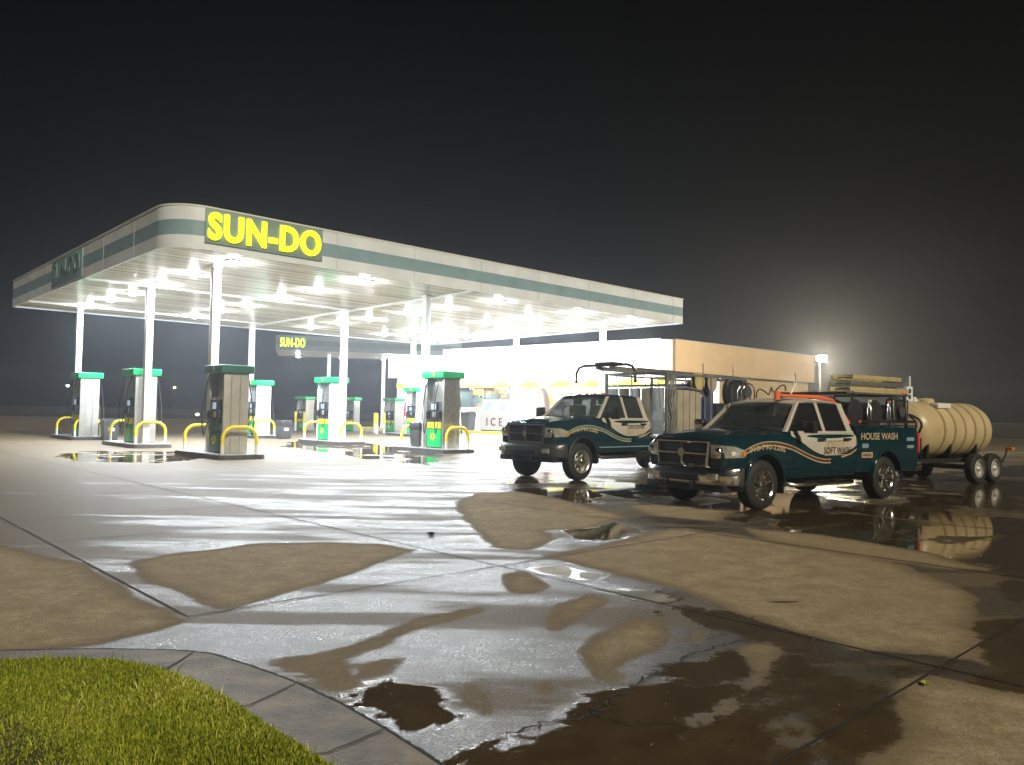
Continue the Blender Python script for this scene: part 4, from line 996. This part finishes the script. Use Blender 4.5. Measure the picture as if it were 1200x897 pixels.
    for o in parts:                     # the cab sits 0.46 m shorter than its drafting length
        n_ = len(o.data.vertices); v = np.empty(n_*3); o.data.vertices.foreach_get('co', v); v = v.reshape(-1, 3)
        if v[:, 0].max() < 4.02 and not o.name.startswith(('sticker', 'cargo', 'rail_cap')) and 'bedside' not in o:
            k_ = v[:, 0] > 1.6; v[k_, 0] = 1.6+(v[k_, 0]-1.6)*.805; o.data.vertices.foreach_set('co', v.ravel())
    for o in parts:
        if big: o.data.transform(Matrix.Translation((0, 0, lift)) @ Matrix.Diagonal((1, 1, sz, 1)))
    # wheels
    def wheel(x, y, sy, dual=False):
        w = empty('wheel', (x, y, RW), 0, None, None); w.parent = root
        w.rotation_euler = (0, 0, 0 if sy < 0 else pi)
        tw = .13
        MB().lathe([(RW*.60, -tw), (RW*.66, -tw-.005), (RW*.92, -tw+.005), (RW*.985, -tw+.03), (RW, -tw+.06), (RW, tw-.06), (RW*.985, tw-.03), (RW*.92, tw-.005), (RW*.6, tw)], 40, 'y', caps=(False, True)).build('tyre', M['rubber'], w, smooth=40)
        d = .0 if not dual else .10
        MB().lathe([(RW*.635, -tw-.008), (RW*.62, -tw-.014), (RW*.575, -tw+.0), (RW*.55, -tw+.06+d*.5), (RW*.5, -tw+.09+d), (.02, -tw+.09+d)], 32, 'y', caps=(False, True)).build('rim', M['chrome'] if not big else M['steel'], w, smooth=40)
        mb = MB()
        if not big:
            for k in range(5):
                for dl in (-.17, .17):
                    a = 2*pi*k/5+dl; a2 = 2*pi*k/5+dl*1.6
                    p = Vector((cos(a)*.05, -tw+.045, sin(a)*.05)); q = Vector((cos(a2)*RW*.58, -tw+.005, sin(a2)*RW*.58)); mb.cyl(p, q, .028, .020, n=6)
            mb.lathe([(.07, -tw+.05), (.07, -tw+.01), (.05, -tw-.002)], 16, 'y')
        else:
            for k in range(8):
                a = 2*pi*k/8; mb.cyl((cos(a)*.16, -tw+.055, sin(a)*.16), (cos(a)*.16, -tw+.095, sin(a)*.16), .035, n=8)
            mb.lathe([(.09, -tw+.09), (.09, -tw-.03), (.07, -tw-.05)], 16, 'y')
        mb.build('hub_spokes', M['chrome'], w, smooth=50)
        return w
    for sy in (-1, 1):
        wheel(XF, sy*.80, sy); wheel(XF+WBs, sy*.80, sy)
        if big: wheel(XF+WBs, sy*.52, sy)
    return root
T1O, T1R = Vector((2.90, 13.08, 0)), radians(90-55)
T2O, T2R = Vector((.36, 17.95, 0)), radians(90-45)
def TP(O, R, x, y, z=0): return O+Vector((cos(R)*x-sin(R)*y, sin(R)*x+cos(R)*y, z))
make_truck(1, T1O, T1R, 'dark green crew cab pickup with chrome bumper and loaded bed, towing the cream tank')
make_truck(2, T2O, T2R, 'dark green crew cab flatbed pickup with roof marker lamps, parked by the pumps')

# ---- load of the near pickup
def T1E(name, x, y, z, label, cat, group=None): return empty(name, TP(T1O, T1R, x, y, z), T1R, label, cat, group)
def ladder(name, L, w, m, root, rung=.3, z=0, x0=0):
    for sy in (-1, 1): MB().box(x0, x0+L, sy*w/2-.02, sy*w/2+.02, z, z+.085, .006).build('rail', m, root)
    k = 0; x = x0+rung*.6
    while x < x0+L-.1: MB().cyl((x, -w/2+.02, z+.042), (x, w/2-.02, z+.042), .016, n=8).build('rung', m, root, smooth=80); x += rung
M['fibre'] = mat('fibreglass_tan', (.46, .38, .20), .45, noise=.15)
t = T1E('equipment_rack', 4.0, 0, 1.38, 'black tube rack rising from the near pickup bed', 'rack')
for x in (-.33, 1.5):
    for y in (-.8, .8): MB().cyl((x, y, 0), (x, y*.95, .62), .028, n=8).build('post', M['black'], t)
    MB().cyl((x, -.8, .62), (x, .8, .62), .028, n=8).build('crossbar', M['black'], t)
for y in (-.78, .78): MB().cyl((-.5, y, .62), (1.7, y, .62), .022, n=8).build('side_bar', M['alu'], t)
for i, (dx, y, z, L, l) in enumerate(((-.25, -.45, .66, 2.1, 'tan ladder lying lowest on the near pickup rack'), (-.15, -.40, .78, 1.9, 'tan ladder in the middle of the stack on the near pickup rack'), (.0, -.35, .90, 1.75, 'topmost tan ladder on the near pickup rack'))):
    t = T1E('ladder', 4.0+dx, y, 1.38+z, l, 'ladder', 'ladders on the near pickup'); ladder('ladder', L, .42, M['fibre'] if i != 1 else M['alu'], t)
# hose reels and engines in the bed
def reel(name, pos, R, rad, wid, m, hosem, label, axis='y', grp='hose reels on the pickups'):
    t = empty(name, pos, R, label, 'hose reel', grp)
    for s in (-1, 1):
        MB().lathe([(rad, s*wid/2-.012), (rad, s*wid/2+.012)], 28, axis).build('flange', m, t, smooth=40)
    mb = MB(); pts = []
    MB().lathe([(rad*.45, -wid/2+.01), (rad*.45, wid/2-.01)], 20, axis).build('drum', M['black'], t)
    N_ = 220
    for k in range(N_):
        a = k/N_*2*pi*9; q = -wid/2+.03+(wid-.06)*abs(((k/N_*2.2) % 2)-1); rr = rad*(.55+.28*k/N_)
        pts.append((rr*cos(a), q, rr*sin(a)) if axis == 'y' else (q, rr*cos(a), rr*sin(a)))
    mb.tube(pts, .018, 6).build('hose', hosem, t, smooth=80); return t
reel('hose_reel', TP(T1O, T1R, 3.95, -.45, 1.62), T1R, .27, .40, M['black'], M['rubber'], 'black hose reel in the near pickup bed just behind the cab')
reel('hose_reel', TP(T1O, T1R, 4.62, -.45, 1.62), T1R, .27, .40, M['black'], M['darkgrey'], 'second black hose reel along the near pickup bed')
t = T1E('pressure_washer', 5.12, -.45, 1.39, 'black engine driven washer at the tail of the near pickup bed', 'machine')
MB().box(.0, .45, -.3, .3, .08, .42, .05).build('engine', M['black'], t); MB().cyl((.1, -.2, .45), (.35, -.2, .45), .12).build('air_filter', M['darkgrey'], t)
MB().tube([(0, -.32, 0), (.5, -.32, 0), (.5, -.32, .5), (0, -.32, .5), (0, -.32, 0)], .018, 8).build('frame', M['chrome'], t); MB().cyl((.2, -.33, .28), (.2, -.38, .28), .11).build('pull_starter', M['darkgrey'], t)
for k, (x, w) in enumerate(((4.29, .05), (4.98, .045))):
    t = T1E('filter_canister', x, -.75, 1.38, ('shiny slim canister between the reels of the near pickup', 'shiny slim canister beside the washer engine of the near pickup')[k], 'canister')
    MB().lathe([(w, 0), (w, .34), (w*.5, .38), (w*.5, .46)], 14).build('canister', M['chrome'], t)
    MB().lathe([(w*.7, .46), (w*.7, .5)], 10).build('cap', M['orange'] if k else M['white'], t)
# tail arm of the bed: black hose bundle hanging over the tailgate
t = T1E('hose_bundle', 5.75, -.55, 1.45, 'coiled black hose hanging over the pickup tail in front of the cream tank', 'hose')
mb = MB(); pts = [(.12+.10*sin(a*.5)+.03*random.random(), .30*cos(a)*(1+.12*sin(a*3)), -.1+.28*sin(a)) for a in [k*.3 for k in range(110)]]; mb.tube(pts, .022, 6).build('coil', M['rubber'], t, smooth=80)
# orange hose along the roof
t = T1E('orange_hose', 0, 0, 0, 'orange hose lying along the roof edge of the near pickup and down behind the cab', 'hose')
mb = MB(); mb.tube([(1.84, -.45, 1.83), (1.86, -.46, 1.93), (1.95, -.48, 1.90), (2.4, -.50, 1.905), (2.8, -.52, 1.905), (3.12, -.55, 1.89), (3.30, -.6, 1.84), (3.42, -.68, 1.68), (3.50, -.74, 1.52), (3.54, -.78, 1.42)], .033, 10).build('hose', M['orange'], t, smooth=80)
MB().cyl((1.83, -.45, 1.82), (1.85, -.45, 1.98), .05, n=12).build('fitting', M['orange'], t)
MB().tube([(3.28+.025*k+.05*sin(k*2.2), -.62-.02*k, 1.84-.05*k) for k in range(9)], .026, 8).build('loop', M['orange'], t, smooth=80)
# chrome arch reel and black loops on the roof
t = T1E('arch_reel', 2.1, .4, 1.84, 'small chrome arched hose reel standing on the near pickup roof', 'hose reel', 'hose reels on the pickups')
for y in (-.05, .05):
    MB().tube([(-.17, y, 0), (-.17, y, .14)]+[(-.17*cos(a), y, .14+.15*sin(a)) for a in [pi*k/12 for k in range(1, 12)]]+[(.17, y, .14), (.17, y, 0)], .018, 8).build('arch', M['chrome'], t, smooth=80)
MB().lathe([(.11, -.04), (.11, .04)], 20, 'y', (0, 0, .14)).build('drum', M['darkgrey'], t)
t = T1E('black_hose', 0, 0, 0, 'thin black hose looping above the near pickup roof', 'hose')
mb = MB(); pts = [(2.2+.14*k/2, .25+.05*sin(k), 1.88+.13*abs(sin(k*.75))+.012*k) for k in [q*.25 for q in range(62)]]; mb.tube(pts[:52], .014, 6).build('hose', M['black'], t, smooth=80)
t = T1E('spray_wand', 3.1, .2, 1.88, 'thin curved metal wand standing at the back of the near pickup roof', 'wand')
MB().tube([(0, 0, 0), (.1, 0, .12), (.20, 0, .28), (.22, 0, .42), (.20, 0, .50)], .014, 8).build('tube', M['alu'], t, smooth=80)

# ---- rig of the far pickup
def T2E(name, x, y, z, label, cat, group=None): return empty(name, TP(T2O, T2R, x, y, z), T2R, label, cat, group)
M['pole'] = mat('grey_rack_steel', (.30, .30, .29), .45, metal=.5, noise=.15)
t = T2E('flatbed_rig', 4.12, 0, .72, 'grey steel flatbed rack with tall posts and plank sides behind the far pickup cab', 'truck rack')
MB().box(0, 4.3, -1.05, 1.05, .10, .22, .02).build('deck', M['black'], t)
for x, zz_ in ((.06, 1.94), (2.2, 1.94), (4.2, 1.94)):
    for y in (-.98, .98): MB().box(x-.04, x+.04, y-.04, y+.04, .221, zz_, .008).build('post', M['pole'], t)
    MB().box(x-.035, x+.035, -.94, .94, zz_-.07, zz_, .008).build('crossbar', M['pole'], t)
for y in (-.98, .98): MB().box(.101, 4.159, y-.03, y+.03, 1.87, 1.93, .008).build('top_rail', M['pole'], t)
MB().box(.03, .09, -.93, .93, 1.56, 1.62, .006).build('crossbar', M['pole'], t)
for k in range(5): MB().box(.03, .07, -.90+k*.37, -.90+k*.37+.33, .3, 1.52, .008).build('headboard_panel', M['wood'] if k % 2 else M['white_rough'], t)
for k in range(4): MB().box(.50+k*.30, .50+k*.30+.26, -1.03, -.985, .23, 1.48, .012).build('side_plank', M['wood'], t)
MB().box(.12, .46, -1.03, -.985, .23, 1.50, .012).build('side_plank', mat('grey_green_panel', (.25, .29, .25), .5), t)
for x in (1.78, 3.4): MB().cyl((x, -1.0, .22), (x, -1.0, 2.25), .014, n=8).build('antenna_post', M['black'], t)
for k, (x, y) in enumerate(((.2, -1.07), (.28, -1.09), (.12, -1.06))):
    MB().tube([(x, y, .35), (x+.05, y-.02, .8), (x-.08, y, 1.2), (x+.02, y, 1.5), (x, y, 1.9)], .02, 6).build('hanging_hose', M['pole'], t, smooth=80)
for y in (-.85, -.45, 0, .5): MB().cyl((-.02, y, 1.0), (-.02, y+.1, 1.86), .016, n=6).build('tool_handle', M['pole'], t)
for sy in (-1, 1): MB().box(1.1, 2.4, sy*1.0-.12, sy*1.0+.12, .02, .09, .01).build('fender', M['black'], t)
lx = T2E('extension_ladder', 2.75, .0, 2.67, 'long grey ladder on top of the far pickup rack, reaching over its cab', 'ladder', None)
ladder('ladder', 6.1, .44, M['alu'], lx, rung=.42)
so = T2E('ladder_standoff', 2.85, 0, 2.76, 'dark curved stand off arms on the front end of the roof ladder', 'ladder brace')
MB().tube([(0, -.95, -.38), (0, -.95, -.16), (0, -.86, -.03), (0, -.70, .02), (0, .70, .02), (0, .86, -.03), (0, .95, -.16), (0, .95, -.38)], .035, 8).build('arm', M['black'], so, smooth=80)
for y in (-.95, .95): MB().cyl((0, y, -.44), (0, y, -.36), .05, n=10).build('foot', M['rubber'], so)
MB().box(-.05, .35, -.3, .3, .03, .10, .02).build('bracket', M['darkgrey'], so)
bt_ = T2E('blue_tank', 6.0, -.45, .95, 'dark blue plastic tank high on the far pickup rack behind yellow reels', 'tank')
MB().box(-.45, .85, -.35, .45, .0, 1.45, .10, seg=3).build('tank', M['blue'], bt_); MB().lathe([(.14, 1.45), (.14, 1.52), (.10, 1.55)], 16, 'z', (.2, 0, 0)).build('lid', M['black'], bt_)
MB().box(-.3, .3, -.357, -.349, 1.1, 1.16).build('label_strip', M['white'], bt_)
M['reelyellow'] = mat('reel_yellow', (.55, .47, .20), .45, noise=.2)
for x, z, l, m_ in ((5.75, 2.46, 'yellow edged hose reel, left one of two by the blue tank', M['reelyellow']), (6.4, 2.44, 'dull yellow hose reel, right one of two by the blue tank', M['wood'])):
    reel('hose_reel', TP(T2O, T2R, x, -.93, z), T2R, .24, .12, m_, M['blue'], l)
r_ = reel('hose_reel', TP(T2O, T2R, 8.05, -.75, 2.22), T2R, .48, .22, M['black'], M['pole'], 'large round black hose reel at the tail of the far pickup rack')
t = T2E('engine_box', 7.3, -.3, .95, 'dark equipment box low at the tail of the far pickup', 'machine')
MB().box(-.5, .9, -.6, .6, 0, .95, .05).build('case', M['black'], t); MB().cyl((0, -.61, .75), (0, -.70, .75), .16).build('round_cover', M['wood'], t); MB().cyl((.45, -.61, .8), (.45, -.68, .8), .12).build('gauge', M['white'], t)

def tangle(name, t, L_, w, h, n, m, r=.018):
    for q in range(n):
        pts = []; ph = random.random()*6; fr = random.uniform(2, 4)
        for k in range(26): x = L_*k/25; pts.append((x, w*.5*sin(fr*x+ph)+random.gauss(0, .012), max(r, h*(.45+.4*sin(fr*1.7*x+ph*2)))))
        MB().tube(pts, r, 6).build(name, m, t, smooth=80)
t = T1E('hose_pile', 3.7, -.1, 1.36, 'tangle of dark hoses lying between the reels in the near pickup bed', 'hose'); tangle('hose', t, 1.7, .9, .42, 6, M['rubber'])
t = T2E('hose_pile', 5.0, 0, .95, 'tangle of grey hoses piled on the far pickup flatbed', 'hose'); tangle('hose', t, 3.0, 1.4, .9, 7, M['pole'], .022)
for k, (y, m_, l) in enumerate(((-.62, 'alu', 'thin metal pole lying along the near side of the roof ladder'), (.62, 'pole', 'grey pole lying along the far side of the roof ladder'))):
    t = T2E('wash_pole', 3.4, y, 2.71, l, 'pole'); MB().cyl((0, 0, 0), (4.9, 0, 0), .026, n=8).build('tube', M[m_], t, smooth=80); MB().cyl((4.9, 0, 0), (5.05, 0, 0), .04, n=8).build('grip', M['tan'], t)
t = T1E('wash_pole', 3.75, -.72, 2.02, 'pale wash pole strapped low on the near side of the pickup rack', 'pole'); MB().cyl((0, 0, 0), (1.75, 0, 0), .024, n=8).build('tube', M['fibre'], t, smooth=80)
MB().cyl((1.75, 0, 0), (1.9, 0, 0), .035, n=8).build('grip', M['orange'], t)
t = T2E('supply_pipe', 4.3, -.98, 2.2, 'bent grey supply pipe on the near side of the far pickup rack', 'pipe')
MB().tube([(0, -.07, -.9), (0, -.08, -.1), (.1, -.08, .05), (.6, -.08, .08), (1.4, -.08, .02), (1.6, -.08, -.2), (1.6, -.08, -.9)], .028, 8).build('pipe', M['pole'], t, smooth=80)

# ---------------------------------------------------------------- tank trailer
TR = radians(90-57); TO = Vector((11.15, 20.0, 0)); 
tt = empty('tank_trailer', TO, TR, 'cream ribbed water tank on a black tandem axle trailer behind the near pickup', 'trailer')
L0, L1, RD, ZC = -2.35, 1.05, .70, 1.27
prof_ = [(.02, L0-.0), (.30, L0+.02), (.52, L0+.09), (.65, L0+.22), (RD, L0+.42)]
xs_ = [L0+.95+k*.47 for k in range(5)]
for x in xs_:
    prof_ += [(RD, x-.055), (RD-.05, x-.03), (RD-.05, x+.03), (RD, x+.055)]
prof_ += [(RD, L1-.30), (.66, L1-.15), (.52, L1-.05), (.30, L1), (.02, L1+.01)]
prof_.sort(key=lambda p: p[1])
tk = MB().lathe(prof_, 56, 'x', (0, 0, ZC)).build('tank', M['tank'], tt, smooth=35)
for x in xs_:
    mb = MB(); mb.lathe([(RD-.045, x-.022), (RD-.038, x-.02), (RD-.038, x+.02), (RD-.045, x+.022)], 56, 'x', (0, 0, ZC)).build('strap', M['black'], tk, smooth=40)
MB().lathe([(.20, 0), (.20, .07), (.17, .10), (.05, .12)], 20, 'z', (-1.0, 0, ZC+RD-.02)).build('lid', M['tank'], tk)
MB().lathe([(.06, 0), (.06, .08), (.03, .12)], 12, 'z', (-1.5, 0, ZC+RD-.01)).build('vent', M['white'], tk)
MB().box(-1.35, -.75, -.5, -.28, ZC+RD-.16, ZC+RD-.04, .02).build('top_plate', M['white'], tk)
MB().box(-2.7, 1.4, -.62, -.54, .50, .60, .01).build('frame_rail', M['black'], tt); MB().box(-2.7, 1.4, .54, .62, .50, .60, .01).build('frame_rail', M['black'], tt)
for x in (-2.6, -1.4, -.2, 1.0): MB().box(x, x+.07, -.539, .539, .51, .58, .005).build('cross_member', M['black'], tt)
for sy in (-1, 1): MB().prism([(-2.7, sy*.54), (-3.9, sy*.05), (-3.9, sy*.12), (-2.7, sy*.61)] if sy > 0 else [(-2.7, -.54), (-2.7, -.61), (-3.9, -.12), (-3.9, -.05)], .50, .58, 'z').build('drawbar', M['black'], tt)
for x in (-2.0, -1.0, .2):
    MB().prism([(-.6, .60), (.6, .60), (.62, .95), (.45, .68), (.2, .595), (-.2, .595), (-.45, .68), (-.62, .95)], x-.04, x+.04, 'x').build('saddle', M['black'], tt)
def twheel(x, y, sy):
    w = empty('wheel', (x, y, .36), 0, None, None); w.parent = tt; w.rotation_euler = (0, 0, 0 if sy < 0 else pi); R_ = .36
    MB().lathe([(R_*.55, -.10), (R_*.9, -.105), (R_*.98, -.08), (R_, -.05), (R_, .05), (R_*.98, .08), (R_*.9, .105), (R_*.55, .10)], 36, 'y', caps=(False, True)).build('tyre', M['rubber'], w, smooth=40)
    MB().lathe([(R_*.62, -.104), (R_*.58, -.11), (R_*.52, -.06), (R_*.2, -.07), (.05, -.10), (.02, -.12)], 28, 'y', caps=(False, True)).build('rim', M['greypanel'], w, smooth=40)
for x in (-.36, .42):
    for sy in (-1, 1): twheel(x, sy*.86, sy)
    MB().cyl((x, -.8, .36), (x, .8, .36), .04).build('axle', M['black'], tt)
for sy in (-1, 1): MB().box(.95, 1.15, sy*.80-.03, sy*.80+.03, .48, .52, .008).build('light_bracket', M['black'], tt); MB().tube([(1.05, sy*.8, .5), (1.10, sy*.86, .62), (1.10, sy*.92, .82)], .02, 6).build('light_arm', M['black'], tt, smooth=60); MB().box(1.02, 1.14, sy*.98-.10, sy*.98+.08, .80, .87, .012).build('marker_lamp', M['amber'], tt)
cb = empty('control_box', TO+Vector((cos(TR)*-1.95, sin(TR)*-1.95, ZC+RD-.01)), TR, 'pale upright control box on top of the cream tank', 'box')
MB().box(-.13, .13, -.15, .10, 0, .36, .01).build('case', M['white_rough'], cb); MB().cyl((-.02, -.154, .25), (-.02, -.162, .25), .06).build('dial', M['darkgrey'], cb); MB().cyl((-.02, -.154, .10), (-.02, -.162, .10), .05).build('dial', M['darkgrey'], cb)
MB().cyl((.17, -.05, .0), (.17, -.05, .62), .022, n=8).build('mast', M['white'], cb)
MB().tube([(-.1, -.16, .02), (-.15, -.36, -.10), (-.18, -.58, -.42)], .008, 5).build('cable', M['white'], cb, smooth=60)
pw = empty('trailer_pump', TO+Vector((cos(TR)*-2.95-sin(TR)*-.45, sin(TR)*-2.95+cos(TR)*-.45, .585)), TR, 'black motor pump with grey housing on the trailer drawbar in front of the tank', 'pump')
MB().box(-.3, .35, -.28, .28, 0, .40, .05).build('engine', M['black'], pw); MB().cyl((-.05, -.285, .2), (-.05, -.34, .2), .14).build('recoil_cover', M['greypanel'], pw)
MB().lathe([(.03, .40), (.03, .46), (.05, .48)], 10, 'z', (.2, -.15, 0)).build('cap', M['orange'], pw); MB().tube([(-.35, -.3, -.02), (.4, -.3, -.02), (.4, -.3, .5), (-.35, -.3, .5), (-.35, -.3, -.02)], .017, 6).build('guard_frame', M['black'], pw)

# ---------------------------------------------------------------- litter and far skyline
mb = MB()
for k in range(420):
    y = 3.2+14*random.random()**1.8; x = (random.random()-.42)*y*1.4; r = .002+.007*random.random()**2; a = random.random()*6.28
    if y < 5.4 and x < -.2-(y-3.2)*.9: continue
    h = r*.5; pts = [(x+r*cos(a+t)*random.uniform(.6, 1.2), y+r*sin(a+t)*random.uniform(.6, 1.2)) for t in (0, 1.3, 2.5, 3.9, 5.2)]
    v = [mb.bm.verts.new((*p, .002)) for p in pts]; c = mb.bm.verts.new((x, y, .002+h))
    for i in range(5): mb.bm.faces.new((v[i], v[(i+1) % 5], c))
tag(mb.build('grit', mat('grit_chips', (.16, .14, .11), .7, noise=.6, nscale=30), smooth=0), 'fine grit and chips scattered over the wet concrete', 'grit', kind='stuff')
for (px, py), l, c, sz_ in (((1085, 803), 'yellow green fallen leaf on the damp concrete at right', (.35, .38, .05), .045), ((505, 627), 'dark crumpled leaf on the bright wet concrete', (.03, .025, .02), .09), ((771, 719), 'small dark twiggy leaf beside the expansion joint', (.04, .03, .02), .035), ((918, 706), 'thin dark stick lying on the pale dry concrete', (.05, .035, .02), .16)):
    P = at(px, py); a = random.random()*3; mb = MB(); st_ = 'stick' in l; w_l = .12 if st_ else .55
    n_ = 8; L_ = [[mb.bm.verts.new((sz_*(2*i/n_-1), sz_*w_l*j*(sin(pi*i/n_)+.02), .006+.25*sz_*(abs(j)*.8+.3*sin(i*1.3))*(0 if st_ else 1))) for j in (-1, 0, 1)] for i in range(n_+1)]
    for p, q in zip(L_, L_[1:]):
        for j in (0, 1): mb.bm.faces.new((p[j], q[j], q[j+1], p[j+1]))
    tag(mb.build('stick' if st_ else 'fallen_leaf', mat('leaf_litter', c, .6), loc=P, rotz=.1 if st_ else a), l, 'stick' if st_ else 'leaf')

# ---------------------------------------------------------------- damp night air
mb = MB(); mb.box(-110, 110, -12, 190, -1, 9)
hz = mb.build('haze', None, smooth=0); tag(hz, kind='stuff')
m = bpy.data.materials.new('damp_air'); m.use_nodes = True; n = m.node_tree; n.nodes.clear()
vo = n.nodes.new('ShaderNodeVolumePrincipled'); vo.inputs['Color'].default_value = (.86, .92, 1, 1); vo.inputs['Density'].default_value = .0019; vo.inputs['Anisotropy'].default_value = .68
oo = n.nodes.new('ShaderNodeOutputMaterial'); n.links.new(vo.outputs[0], oo.inputs['Volume']); hz.data.materials.append(m)
